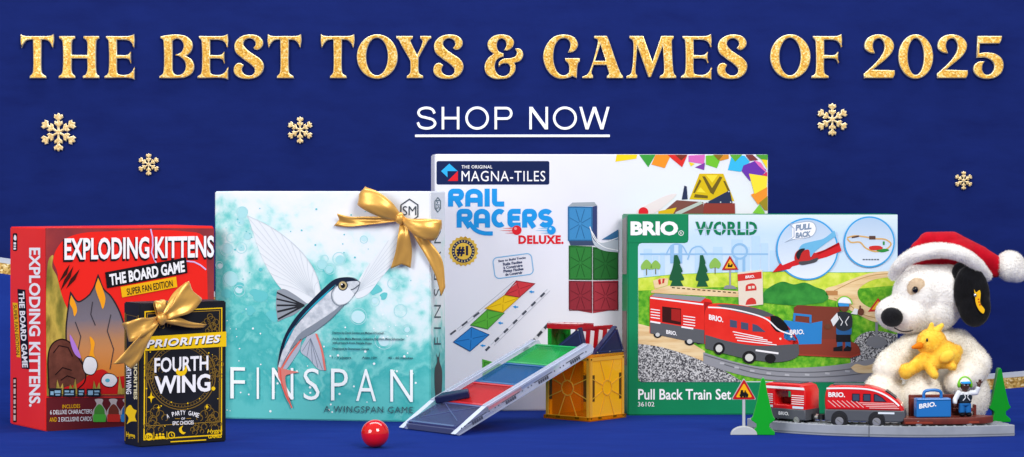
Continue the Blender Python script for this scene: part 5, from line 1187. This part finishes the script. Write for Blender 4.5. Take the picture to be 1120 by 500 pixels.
def on_track(px):
    i = min(range(len(front)), key=lambda i: abs(npx(front[i] + TN_[i][1] * .02) - px))
    t, nn = TN_[i]; p = front[i] + nn * .02
    return Vector((p.x, p.y, .0095)), math.atan2(t.y, t.x)
RED = M('#d4171a', .3, .35, coat=.12); GRY = M('#4d5056', .45, .4); SIL = M('#b9b9b4', .3, .5, .7); TYR = M('#17171a', .5, .4); LWH = M('#f2f2f2', .4); GLS = M('#2b3240', .12, .5)
def extr(loops, y0, y1, bev):
    """side profile (x, z) made solid between y0 and y1"""
    vs, fs = plate(loops, (y1 - y0) / 2 - bev, bev, 2)
    ym = (y0 + y1) / 2
    return [(v.x, ym - v.z, v.y) for v in vs], fs
def side(name, polys, mat, root, y=-.0152, th=.0003):
    V, Fs = [], []
    for i, pl in enumerate(polys):
        k = len(V); n = len(pl); yy = y - th * .5 * i / max(1, len(polys))
        V += [(p[0], yy - th, p[1]) for p in pl]; Fs.append(list(range(k, k + n)))
    return obj(name, V, Fs, mat, root)
def side_text(name, body, x0, z0, x1, z1, mat, root, y=-.0156, bold=.03):
    vs, fs = text_mesh(body, bold)
    return obj(name, [(x0 + a * (x1 - x0), y, z1 + b * (z0 - z1)) for a, b in vs], fs, mat, root)
def wheels(root, xs, r=.0068):
    for x in xs:
        for y in (-.0125, .0125):
            w = bobj('wheel', cyl_bm((0, 0, 0), r, .005, 'Y', 28, .0008), TYR, root); w.location = (x, y, r - .0005); sharp(w, 40)
            h = bobj('hub', cyl_bm((0, -.0008 if y < 0 else .0008, 0), r * .62, .005, 'Y', 20, .0006), SIL, w); sharp(h, 40)
            bobj('hub_slot', box_bm((0, -.0034 if y < 0 else .0034, 0), (r * .9, .0004, r * .16), 0, 1, Matrix.Rotation(.6, 3, 'Y')), M('#8d8d88', .4, .4, .5), w)
# red passenger wagon
p, a = on_track(865)
a -= math.radians(2)
wg = thing('toy_wagon', 'red toy passenger wagon with an open window, behind the red engine', 'toy wagon', p, a)
hw = .0275
hole = rrect(-.0115, .0215, .0085, .0365, .0015, 3)
V, Fs = extr([[(-hw, .016), (hw, .016), (hw, .037), (hw - .003, .043), (hw - .009, .0448), (-hw + .009, .0448), (-hw + .003, .043), (-hw, .037)], hole], -.015, .015, .0016)
sharp(obj('wagon_body', V, Fs, RED, wg))
V, Fs = extr([[(-hw - .0004, .0055), (hw + .0004, .0055), (hw + .0004, .0172), (-hw - .0004, .0172)]], -.0154, .0154, .0012); sharp(obj('skirt', V, Fs, GRY, wg))
bobj('roof_plate', box_bm((0, 0, .0452), (hw * 1.3, .018, .0016), .0005, 1), GRY, wg)
V, Fs = merge([([Vector((x, y, z)) for x in (-hw + .001, hw - .001) for y, z in ((-.0156, .0390), (-.0156, .0415))], [(0, 1, 3, 2)])]); 
side('roof_stripe', [[(-hw + .0006, .0386), (hw - .0006, .0386), (hw - .0014, .0412), (-hw + .0014, .0412)]], LWH, wg)
side('side_stripes', [[(x0, z), (x1, z), (x1, z + .0008), (x0, z + .0008)] for x0, x1 in ((-.0265, -.0135), (.0105, .0262)) for z in (.0225, .0248, .0271, .0294, .0317)], LWH, wg)
side('skirt_band', [[(.0115, .0178), (.0255, .0178), (.0255, .0204), (.0115, .0204)], [(-.026, .0178), (-.0135, .0178), (-.0135, .0204), (-.026, .0204)]], M('#c9dbe6', .4), wg)
side_text('wagon_lettering', 'BRIO.', -.006, .0098, .0072, .0137, LWH, wg, -.0158)
bobj('seat_row', box_bm((-.002, .004, .0245), (.018, .006, .007), .001, 1), M('#7d1014', .5), wg)
wheels(wg, (-.017, .0165), .0062)
bobj('coupling', join_bm(cyl_bm((.0315, 0, .009), .0042, .006, 'Z', 20, .0006), box_bm((.0275, 0, .009), (.006, .005, .004), .0005, 1)), TYR, wg)
bobj('coupling_magnet', cyl_bm((.0345, -.001, .009), .0032, .004, 'X', 18, .0004), SIL, wg)
# red engine
p, a = on_track(946)
en = thing('toy_engine', 'red toy train engine with a sloped nose on the grey track', 'toy train', p, a)
e0, e1 = -.0432, .0435
nose = [(e0 + .001, .018, 1), (e0, .022), (e0 + .0004, .036), (e0 + .003, .0425), (e0 + .009, .0445), (-.015, .0452), (.006, .0440), (.020, .0395), (.031, .0325), (.0385, .0255), (.0418, .018, 1)]
V, Fs = extr([outline(nose, 5)], -.015, .015, .0028); sharp(obj('engine_body', V, Fs, RED, en), 50)
V, Fs = extr([outline([(e0 - .0004, .0065, 1), (.036, .0065, 1), (.0415, .008), (.0432, .013), (.0422, .0192, 1), (e0 - .0004, .0192, 1)], 4)], -.0154, .0154, .0014); sharp(obj('skirt', V, Fs, GRY, en), 50)
bobj('roof_plate', box_bm((-.018, 0, .0455), (.034, .017, .0016), .0005, 1), GRY, en)
bobj('windscreen', join_bm(box_bm((.0275, 0, .0358), (.0145, .0205, .0012), .0004, 1, Matrix.Rotation(math.radians(36), 3, 'Y'))), GLS, en)
side('roof_stripe', stroke(crom([(-.0415, .0418), (-.015, .0424), (.006, .0412), (.019, .037), (.030, .030), (.0365, .0243)], 6), .0017), LWH, en)
for x0, x1, z1 in ((-.0135, -.0060, .0365), (-.0018, .0058, .0362), (.0098, .0222, .0352)):
    pl = [(x0, .0288), (x1, .0288), (x1, .0365), (x0, .0365)] if x1 < .01 else [(x0, .0288), (.0225, .0288), (.0185, .0328), (.0125, .0362), (x0, .0365)]
    w = side('window', [pl], M('#3e4a5e', .15, .5), en)
    side('window_frame', stroke(pl, .0006, True), M('#1c2028', .4), w, -.0156)
side('side_stripes', [stroke([(-.040 + .005 * k, .0288), (-.0315 + .005 * k, .0218)], .0008)[0] for k in range(7)] + [stroke([(-.006 + .0035 * k, .0268 - .0018 * k), (.031 + .0018 * k, .0268 - .0018 * k)], .0008)[0] for k in range(4)], M('#f0b9b4', .4), en)
side('nose_stripe', [rect(.014, .0152, .0315, .0172)], M('#dfe7ee', .4), en, -.0156)
side_text('engine_lettering', 'BRIO.', -.0395, .0325, -.0215, .0378, LWH, en, -.0156)
for y in (-.0105, .0105):
    h = bobj('headlight', sph_bm((.0385, y, .0245), (.0016, .0024, .0018), 12, 8), M('#f3ead0', .15, .5), en, smooth=True)
for x in (-.0275, .0125):
    bobj('wheel_box', cyl_bm((x, -.0136, .0088), .0098, .004, 'Y', 28, .0008), M('#2a2b2f', .5), en)
wheels(en, (-.0275, .0125), .0072)
for w in [o for o in en.children if o.name.startswith('wheel') and 'box' not in o.name]: w.location.y *= 1.18
bobj('coupling', join_bm(cyl_bm((-.0475, 0, .009), .0042, .006, 'Z', 20, .0006), box_bm((-.0435, 0, .009), (.006, .005, .004), .0005, 1)), TYR, en)
# brown flat wagon
p, a = on_track(1033)
BRN = Mnoise('brown_plastic', [(0.35, '#5b231a'), (0.65, '#6d2b20')], 60, 3, 0.4, spec=0.4)
fw = thing('flat_wagon', 'brown toy flat wagon with a low back board carrying the blue case', 'toy wagon', p, a)
V, Fs = plate([[(p_[0], p_[1]) for p_ in outline([(-.050, -.0155, 1), (.030, -.0155), (.045, -.010), (.0535, 0), (.045, .010), (.030, .0155), (-.050, .0155, 1)], 4)]], .0028, .0008)
sharp(obj('deck', [(v.x, v.y, v.z + .0078) for v in vs] if False else [(v.x, v.y, v.z + .0078) for v in V], Fs, BRN, fw))
bobj('deck_edge', box_bm((-.008, -.0158, .0062), (.082, .0008, .0022), .0002, 1), M('#8a3a2b', .4), fw)
bobj('back_board', join_bm(box_bm((-.0045, .0125, .0225), (.066, .003, .023), .0008, 1), box_bm((-.034, .0105, .021), (.005, .006, .020), .0008, 1)), BRN, fw)
bobj('side_rail', join_bm(box_bm((.024, .008, .0175), (.026, .0025, .004), .0006, 1), box_bm((.0355, .0095, .017), (.003, .006, .012), .0006, 1)), BRN, fw)
wheels(fw, (-.034, .022), .0058)
MF = Matrix.Translation(p) @ Matrix.Rotation(a, 4, 'Z')
# blue case
cp = MF @ Vector((-.0165, -.0075, .0115))
BLU = M('#1b6fb8', .35, .45, coat=.2)
cs = thing('toy_case', 'blue toy case with a handle, standing on the brown flat wagon', 'toy case', cp, a)
bobj('case_body', box_bm((0, 0, .0105), (.0385, .0115, .0205), .0012, 2), BLU, cs)
sharp(bobj('handle', tube_bm(crom([(-.0095, 0, .020), (-.0095, 0, .0262), (-.007, 0, .0285), (.007, 0, .0285), (.0095, 0, .0262), (.0095, 0, .020)], 3), .0017, 10), BLU, cs), 60)
o = bobj('case_groove', box_bm((0, -.0058, .0185), (.0378, .0004, .0006), 0), M('#134f86', .4), cs)
vs, fs = text_mesh('BRIO.', .035); obj('case_lettering', [(-.0165 + u * .019 + .003 * 0, -.0061, .0148 - v * .0052 + u * .0026) for u, v in vs], fs, LWH, cs)
# toy driver
def blob(parts, voxel, smooth=4, factor=0.5):
    """one continuous skin grown round overlapping balls and limbs; parts: (centre, radii, rotation) or (a, b, ra, rb)"""
    bms = []
    for q in parts:
        if len(q) == 4:
            a_, b_, ra, rb_ = Vector(q[0]), Vector(q[1]), q[2], q[3]; n = max(2, int((b_ - a_).length / (min(ra, rb_) * .5)) + 1)
            for k in range(n + 1):
                t = k / n; bms.append(sph_bm(a_.lerp(b_, t), ra + (rb_ - ra) * t, 16, 10))
        else: bms.append(sph_bm(q[0], q[1], 20, 12, q[2] if len(q) > 2 else None))
    bm = join_bm(*bms); me = bpy.data.meshes.new('tmp'); bm.to_mesh(me); bm.free()
    o = bpy.data.objects.new('tmp', me); COL.objects.link(o)
    r = o.modifiers.new('r', 'REMESH'); r.mode = 'VOXEL'; r.voxel_size = voxel
    s_ = o.modifiers.new('s', 'SMOOTH'); s_.iterations = smooth; s_.factor = factor
    dg = bpy.context.evaluated_depsgraph_get(); m2 = bpy.data.meshes.new_from_object(o.evaluated_get(dg))
    V = [v.co.copy() for v in m2.vertices]; Fs = [list(p.vertices) for p in m2.polygons]
    bpy.data.objects.remove(o); bpy.data.meshes.remove(me); bpy.data.meshes.remove(m2)
    return V, Fs
fp = MF @ Vector((.0205, -.0045, .0115))
fg = thing('toy_figure', 'toy train driver figure in cap and headphones, waving beside the blue case', 'toy figure', fp, a)
SKN = M('#4a2a1e', .4, .4)
V, Fs = blob([((0, 0, .034), (.0054, .0052, .0062)), ((0, 0, .0275), (.003, .003, .003)), ((0, 0, .021), (.0072, .0042, .0066)), ((0, 0, .014), (.0062, .0042, .004)),
              ((-.0033, 0, .013), (-.0034, 0, .003), .003, .0027), ((.0033, 0, .013), (.0034, 0, .003), .003, .0027),
              ((-.0072, 0, .0252), (-.0112, -.001, .0185), .0025, .0021), ((-.0112, -.001, .0185), (-.0124, -.0035, .0140), .0021, .0019), ((-.0126, -.004, .0128), (.0022, .0016, .0023)),
              ((.0072, 0, .0252), (.0125, -.0005, .0258), .0025, .0021), ((.0125, -.0005, .0258), (.0146, -.002, .0322), .0021, .0019), ((.0150, -.0022, .0348), (.0022, .0015, .0026)),
              ((.0166, -.0024, .0362), (.0188, -.0028, .0378), .0008, .0007), ((.0160, -.0024, .037), (.0172, -.003, .0398), .0008, .0007), ((.0150, -.0024, .037), (.0150, -.003, .0400), .0008, .0007), ((.0136, -.0022, .0355), (.0122, -.0026, .0372), .0008, .0007),
              ((0, -.005, .0335), (.001, .0012, .0012))], .00048, 2)
obj('figure_body', V, Fs, SKN, fg, smooth=True)
V, Fs = blob([((-.0068, 0, .0255), (-.0112, -.001, .0185), .0031, .0027), ((-.0112, -.001, .0185), (-.0121, -.003, .0155), .0027, .0025), ((.0068, 0, .0255), (.0125, -.0005, .0258), .0031, .0027), ((.0125, -.0005, .0258), (.0143, -.0018, .0308), .0027, .0025), ((0, 0, .0235), (.0070, .0044, .0042))], .0005, 2)
obj('shirt', V, Fs, M('#dcdfe4', .6), fg, smooth=True)
V, Fs = blob([((0, 0, .0205), (.0082, .0052, .0064)), ((0, 0, .0165), (.0074, .0051, .004))], .0005, 2); vest = obj('vest', V, Fs, M('#1e2832', .6), fg, smooth=True)
bobj('vest_trim', join_bm(tube_bm(crom([(-.0034, -.0046, .0262), (-.0012, -.0062, .0215), (-.004, -.0058, .0175)], 5), .00055, 6), tube_bm(crom([(.0034, -.0046, .0262), (.0012, -.0062, .0215), (.004, -.0058, .0175)], 5), .00055, 6)), M('#d5d9dd', .5), fg, smooth=True)
V, Fs = blob([((0, 0, .0135), (.0066, .0048, .003)), ((-.0034, 0, .0125), (-.0036, 0, .0055), .0036, .0034), ((.0034, 0, .0125), (.0036, 0, .0055), .0036, .0034)], .0005, 2); obj('trousers', V, Fs, M('#1f66a8', .6), fg, smooth=True)
for sgn in (-1, 1): bobj('shoe', sph_bm((sgn * .0037, -.0016, .0024), (.0034, .0052, .0024), 16, 10), M('#121216', .4), fg, smooth=True)
V, Fs = blob([((0, .0004, .0372), (.0060, .0060, .0040))], .0005, 2); cap = obj('cap', V, Fs, M('#e4e8ee', .6), fg, smooth=True)
bobj('cap_brim', join_bm(sph_bm((0, -.0050, .0365), (.0054, .0040, .0009), 20, 8), sph_bm((0, -.0035, .0372), (.0058, .0036, .0014), 20, 8)), M('#2b8fd6', .5), cap, smooth=True)
hp = bobj('headphones', tube_bm([(.0074 * math.cos(t), 0, .0345 + .0085 * math.sin(t)) for t in [PI * k / 16 for k in range(17)]], .0009, 8), M('#7cc832', .4), fg, smooth=True)
for sgn in (-1, 1): bobj('ear_cup', cyl_bm((sgn * .0066, 0, .0342), .0031, .0026, 'X', 18, .0006), M('#6cb82a', .4), hp, smooth=True)
for sgn in (-1, 1): bobj('eye', sph_bm((sgn * .0019, -.0049, .0345), (.0009, .0005, .0007), 10, 6), M('#efe9e2', .3), fg, smooth=True)
# warning sign
sp = G(813.5, 475.5)
sg = thing('toy_sign', 'small triangular warning sign with a black train on yellow', 'toy sign', sp)
PLG = M('#b4b7ba', .4, .4)
k_ = (sp.y + D) / FPX
V, Fs = plate([[(-.0145, 0)] + [(.0145 * math.cos(t), .0095 * math.sin(t)) for t in [PI - PI * j / 16 for j in range(1, 16)]] + [(.0145, 0)]], .0032, .0008)
sharp(obj('foot', [(v.x, -v.z, v.y) for v in V], Fs, PLG, sg))
bobj('pole', box_bm((0, 0, .0235), (.0032, .0032, .032), .0005, 1), PLG, sg)
def tri(c, r, rr=.0012):
    P = [(c[0] + r * math.sin(t), c[1] + r * math.cos(t)) for t in (0, 2 * PI / 3, 4 * PI / 3)]
    out = []
    for i in range(3):
        p0, p1, p2 = Vector(P[i - 1]), Vector(P[i]), Vector(P[(i + 1) % 3])
        a_ = p1 + (p0 - p1).normalized() * rr * 1.7; b_ = p1 + (p2 - p1).normalized() * rr * 1.7
        out += [tuple(a_.lerp(p1, t).lerp(p1.lerp(b_, t), t)) for t in (0, .33, .66, 1)]
    return out
cz = .0462
for nm, r, y0, y1, m_ in (('sign_plate', .0158, -.0014, .0014, PLG), ('red_border', .0146, -.0021, -.0013, M('#b81c22', .35)), ('yellow_field', .0104, -.0024, -.0020, M('#f2ae16', .4))):
    V, Fs = plate([tri((0, cz), r)], (y1 - y0) / 2, 0); obj(nm, [(v.x + 0, (y0 + y1) / 2 - v.z, v.y) for v in V], Fs, m_, sg)
ic = [rect(-.0048, cz - .0036, .0046, cz - .0018), rect(-.004, cz - .0018, .003, cz + .0004), rect(-.0036, cz + .0004, -.001, cz + .0028), rect(.0006, cz + .0004, .002, cz + .0024), ell(-.0028, cz - .0042, .0013, n=12), ell(.0005, cz - .0042, .0013, n=12), ell(.0032, cz - .0042, .0011, n=12), [(.003, cz - .0018), (.0046, cz - .0018), (.003, cz - .0002)]]
side('train_symbol', ic, M('#15151a', .5), sg, -.0025, .0004)
# green toy trees
GRN = M('#0d9c26', .38, .2); GRE = Mnoise('green_paint_edge', [(0.3, '#4f9a52'), (0.7, '#7fb684')], 40, 3, .5)
half = [(.006, 0), (.006, .0048), (.0115, .0016), (.0135, .0040), (.0128, .0075), (.0085, .0115), (.0092, .0145), (.0140, .0165), (.0128, .0195), (.0106, .0225), (.0112, .0245), (.0098, .0300), (.0086, .0325), (.0080, .0370), (.0060, .0440), (.0042, .0520), (.0030, .0585), (.0014, .0625)]
half = [(.0128, 0), (.0128, .0035), (.0105, .0055), (.0072, .0085), (.0072, .0122), (.0128, .0162), (.0130, .0176), (.0112, .0200), (.0102, .0232), (.0094, .0262), (.0084, .0300), (.0072, .0350), (.0062, .0400), (.0050, .0450), (.0038, .0510), (.0030, .0560), (.0020, .0605), (.0008, .0622)]
shape = half + [(-x, z) for x, z in half[::-1]]
V, Fs = plate([shape], .0032, .0008)
def toy_tree(loc, rz, label):
    o = sharp(obj('toy_tree', [(v.x, -v.z, v.y) for v in V], Fs, [GRN, GRE]), 50)
    o.location = loc; o.rotation_euler[2] = math.radians(rz)
    for p_ in o.data.polygons:
        if abs(p_.normal.y) < .5: p_.material_index = 1
    return tag(o, label, 'toy tree', 'flat green toy trees')
t1 = toy_tree(G(834.5, 475.5), -6, 'flat green toy tree close beside the triangular warning sign')
t2 = t1.copy(); COL.objects.link(t2); t2.location = G(1092.5, 461.5); t2.rotation_euler[2] = math.radians(10)
t2['label'] = 'flat green toy tree beside the plush dog, near the gold ribbon'
# ------------------------------------------------------------------ plush dog with a red hat, hugging a yellow plush chick
def pile_look(m):
    """thin pile lets light through: the same colour, half of it passed on"""
    q = m.copy(); q.name = m.name + '_pile'; n, l = q.node_tree.nodes, q.node_tree.links
    b = n['Principled BSDF']; tr = n.new('ShaderNodeBsdfTranslucent'); mx = n.new('ShaderNodeMixShader'); mx.inputs[0].default_value = .5
    src = b.inputs['Base Color'].links[0].from_socket; l.new(src, tr.inputs[0])
    l.new(b.outputs[0], mx.inputs[1]); l.new(tr.outputs[0], mx.inputs[2]); l.new(mx.outputs[0], n['Material Output'].inputs[0])
    return q
_PL = {}
def pile_material(o, nf):
    m = o.data.materials[0]
    if m.name not in _PL: _PL[m.name] = pile_look(m)
    o.data.materials.append(_PL[m.name])
    idx = [0] * nf + [1] * (len(o.data.polygons) - nf); o.data.polygons.foreach_set('material_index', idx)
    o.data.polygons.foreach_set('use_smooth', [True] * nf + [False] * (len(idx) - nf))
def fluff(V, Fs, n, ln, wd, seed, jit=.55, keep=None):
    """short pile: thin blades standing on the skin, in the same mesh"""
    rn = random.Random(seed); V = list(V); Fo = list(Fs)
    cum, tot = [], 0.0
    info = []
    for f in Fs:
        a, b, c = V[f[0]], V[f[1]], V[f[2]]
        nn = (b - a).cross(c - a); ar = nn.length * (1 if len(f) > 3 else .5)
        tot += ar; cum.append(tot); info.append(nn.normalized() if nn.length else Vector((0, 0, 1)))
    import bisect
    for _ in range(n):
        i = min(bisect.bisect(cum, rn.random() * tot), len(Fs) - 1); f = Fs[i]
        u, v = rn.random(), rn.random()
        if len(f) == 4: p = V[f[0]].lerp(V[f[1]], u).lerp(V[f[3]].lerp(V[f[2]], u), v)
        else:
            if u + v > 1: u, v = 1 - u, 1 - v
            p = V[f[0]] + (V[f[1]] - V[f[0]]) * u + (V[f[2]] - V[f[0]]) * v
        nn = info[i]
        if nn.y > .45: continue
        cl = mnoise.noise_vector(p * 90) * .9
        d = (nn + cl * jit + Vector((rn.uniform(-1, 1), rn.uniform(-1, 1), rn.uniform(-1, 1))) * jit * .6 + Vector((0, 0, -.15))).normalized()
        sd = d.cross(Vector((rn.uniform(-1, 1), rn.uniform(-1, 1), rn.uniform(-1, 1)))).normalized() * wd
        k = len(V); L = ln * rn.uniform(.55, 1.15)
        V += [p - nn * .0004 - sd, p - nn * .0004 + sd, p + d * L]; Fo.append((k, k + 1, k + 2))
    return V, Fo
def wp(px, py, Y): return W(px, py, Y)
def er(r, Y):
    s = (Y + D) / FPX
    return tuple(q * s for q in r)
def E3(px, py, Y, rx, ry, rz, rot=0.0):
    return (wp(px, py, Y), er((rx, ry, rz), Y), Matrix.Rotation(rot, 3, 'Y'))
def C3(a, b, ra, rb_): return (wp(*a), wp(*b), ra * (a[2] + D) / FPX, rb_ * (b[2] + D) / FPX)
FUR = Mnoise('cream_plush', [(0.3, '#e6dfd2'), (0.6, '#f4efe4')], 60, 4, .9, spec=.1, sheen=.4)
FUR2 = Mnoise('white_plush', [(0.3, '#ebe8e4'), (0.6, '#f7f5f1')], 60, 4, .9, spec=.1, sheen=.4)
dg = thing('plush_dog', 'white plush dog with a black ear and black nose, sitting behind the toy train', 'plush toy', (wp(1022, 440, .125).x, .125, 0))
def part(name, parts, mat, root, vox, n, ln, wd=.00028, sm=6, seed=1, jit=.55):
    V, Fs = blob(parts, vox, sm)
    nb = len(Fs)
    if n: V, Fs = fluff(V, Fs, n, ln, wd, seed, jit)
    o = obj(name, V, Fs, mat, root, True, True)
    if n: pile_material(o, nb)
    return o
part('dog_body', [E3(1026, 402, .130, 40, 32, 44), E3(1030, 425, .130, 44, 34, 30), E3(1020, 372, .125, 28, 26, 20),
                  C3((1002, 376, .105), (974, 398, .075), 15, 16), E3(972, 404, .072, 17, 16, 16),
                  C3((1048, 376, .110), (1066, 398, .078), 16, 18), E3(1058, 408, .070, 19, 17, 19), C3((1066, 405, .072), (1046, 418, .058), 15, 13),
                  E3(1058, 432, .110, 24, 30, 30),
                  C3((1000, 445, .110), (972, 446, .080), 18, 20), E3(966, 434, .070, 23, 20, 27), E3(1009, 437, .066, 23, 18, 30)], FUR, dg, .0016, 42000, .0024)
head = part('dog_head', [E3(1023, 318, .115, 40, 37, 37), E3(1014, 340, .110, 35, 33, 24), E3(990, 343, .094, 30, 27, 21, .06), E3(977, 343, .090, 19, 20, 17), E3(1004, 322, .100, 27, 28, 28)], FUR2, dg, .0016, 42000, .0022, seed=2)
part('nose', [E3(975.5, 347, .0655, 12.2, 7, 10.6, .15)], Mnoise('black_plush', [(0.3, '#0b0b0e'), (0.7, '#18181d')], 90, 4, .9, spec=.1, sheen=.3), dg, .0006, 3500, .0009, .00016, 3, 3)
part('eye_patch', [E3(1003, 316, .0775, 11, 5.5, 12, .2)], Mnoise('tan_plush', [(0.3, '#cdb595'), (0.7, '#dcc8ac')], 60, 4, .9, spec=.1), dg, .0008, 1500, .0018, .00024, 3, 12)
part('eye', [E3(1001, 317, .0702, 3.3, 2.4, 3.8)], M('#0a0a0c', .12, .5), dg, .0004, 0, 0)
bobj('mouth_stitch', tube_bm(crom([wp(978, 358.5, .0735), wp(985, 362, .0745), wp(994, 362.6, .0785), wp(1002, 359, .079)], 5), .0007, 6), M('#2a2426', .8), dg, True, True)
BLKP = Mnoise('black_fleece', [(0.3, '#08080a'), (0.7, '#131317')], 120, 4, .95, spec=.08, sheen=.25)
ear = part('ear', [E3(1056, 304, .086, 14, 7, 19, -.5), E3(1063, 322, .078, 20, 7, 32, -.12), E3(1066, 336, .076, 18, 7, 22, 0)], BLKP, dg, .0009, 9000, .0010, .00018, 5, 4)
P0 = wp(1070, 329, .0665)
tp_ = [(-4.6, 12.5), (-2.6, 9), (1.4, 11.6), (2.6, 8), (2.2, -3), (7, -9.5), (5.6, -14), (1.4, -11), (-2.6, -3), (-3.6, 5)]
V, Fs = plate([outline(tp_, 3)], .4, .1)
R_ = Matrix.Rotation(.12, 3, 'Z')
tg = obj('ear_tag', [P0 + Vector((v.x * .00103, -v.z * .00103 + v.x * .0001, v.y * .00103)) for v in V], Fs, M('#f0b81c', .6), dg, True)
bobj('tag_stud', sph_bm(wp(1066.6, 323, .0650), (.0016, .0009, .0020), 12, 8), M('#b8bcc4', .2, .5, .9), tg, True, True)
L = [slab(P0 + Vector((x * .00103, -.0007, z * .00103)), Vector((1, 0, 0)), UZ, Vector((0, -1, 0)), .0018, .0014, .0002) for x, z in ((-.8, 1), (-.2, -2), (.8, -5))]
V, Fs = merge(L); obj('tag_mark', V, Fs, M('#c0301c', .6), tg, True)
# hat
ht = thing('knit_hat', 'red hat with white fluffy brim and pompom on the plush dog', 'hat', wp(1035, 285, .115))
FELT = Mnoise('red_felt', [(0.3, '#a00619'), (0.7, '#b80c22')], 70, 4, .85, spec=.05, sheen=.08)
part('crown', [E3(1022, 280, .118, 30, 28, 19), C3((1016, 266, .112), (1040, 270, .118), 12.5, 17), E3(1044, 278, .118, 27, 26, 20), C3((1046, 270, .116), (1070, 282, .112), 14, 14), C3((1070, 282, .112), (1094, 292, .108), 13.5, 9.5), C3((1066, 292, .112), (1088, 297, .108), 10, 7), C3((1013, 263, .108), (1004, 272, .108), 7, 8)], FELT, ht, .0014, 7000, .0008, .00016, 5, 6)
br = crom([wp(*q) for q in ((977, 301, .094), (984, 290, .080), (998, 280, .070), (1015, 275, .065), (1034, 274, .064), (1052, 278.5, .068), (1067, 288, .076), (1079, 302, .092))], 5)
V, Fs = blob([(br[i], br[i + 1], .0056 + .0026 * math.sin(PI * i / len(br)), .0056 + .0026 * math.sin(PI * (i + 1) / len(br))) for i in range(0, len(br) - 1)], .0014, 3)
nb = len(Fs); V, Fs = fluff(V, Fs, 16000, .0022, .00026, 7, .8); pile_material(obj('brim', V, Fs, FUR2, ht, True, True), nb)
part('pompom', [E3(1105, 291, .106, 15.5, 15, 16), E3(1112, 295, .106, 12, 12, 13)], FUR2, ht, .0014, 9000, .0026, .00026, 4, 8, .8)
# chick
ch = thing('plush_chick', 'yellow plush chick held in the arms of the white plush dog', 'plush toy', wp(1024, 392, .055))
YLW = Mnoise('yellow_plush', [(0.3, '#f7c232'), (0.6, '#ffd84f')], 70, 4, .9, spec=.1, sheen=.35)
part('chick_body', [E3(1019, 375, .058, 16.5, 13, 15.5), E3(1032, 388, .058, 19, 14, 15), E3(1018, 396, .056, 13, 11, 10), C3((1010, 394, .052), (996, 404, .046), 8, 6.5), E3(991, 406, .046, 7.5, 7, 8.5), C3((1016, 400, .048), (1022, 410, .040), 6, 4.5), E3(1045, 384, .060, 8, 7, 7), C3((1038, 398, .052), (1042, 401, .046), 5, 4.5)], YLW, ch, .0011, 15000, .0017, .00022, 5, 9, .8)
part('wing', [E3(1036, 390, .0440, 9, 4, 6.5, -.5)], YLW, ch, .0008, 1800, .0010, .0002, 3, 10)
part('crest', [C3((1024, 362, .056), (1030, 356, .055), 4.5, 2.6), C3((1018, 361, .056), (1019, 355, .055), 4, 2.4)], YLW, ch, .0006, 800, .0009, .0002, 2, 11)
part('beak', [C3((1006, 378, .046), (998.5, 380, .042), 4, 1.8)], M('#e07a12', .7), ch, .0005, 0, 0)
part('eye', [E3(1014, 372, .0435, 1.3, 1.2, 2.2)], M('#0a0a0c', .15, .5), ch, .00025, 0, 0)
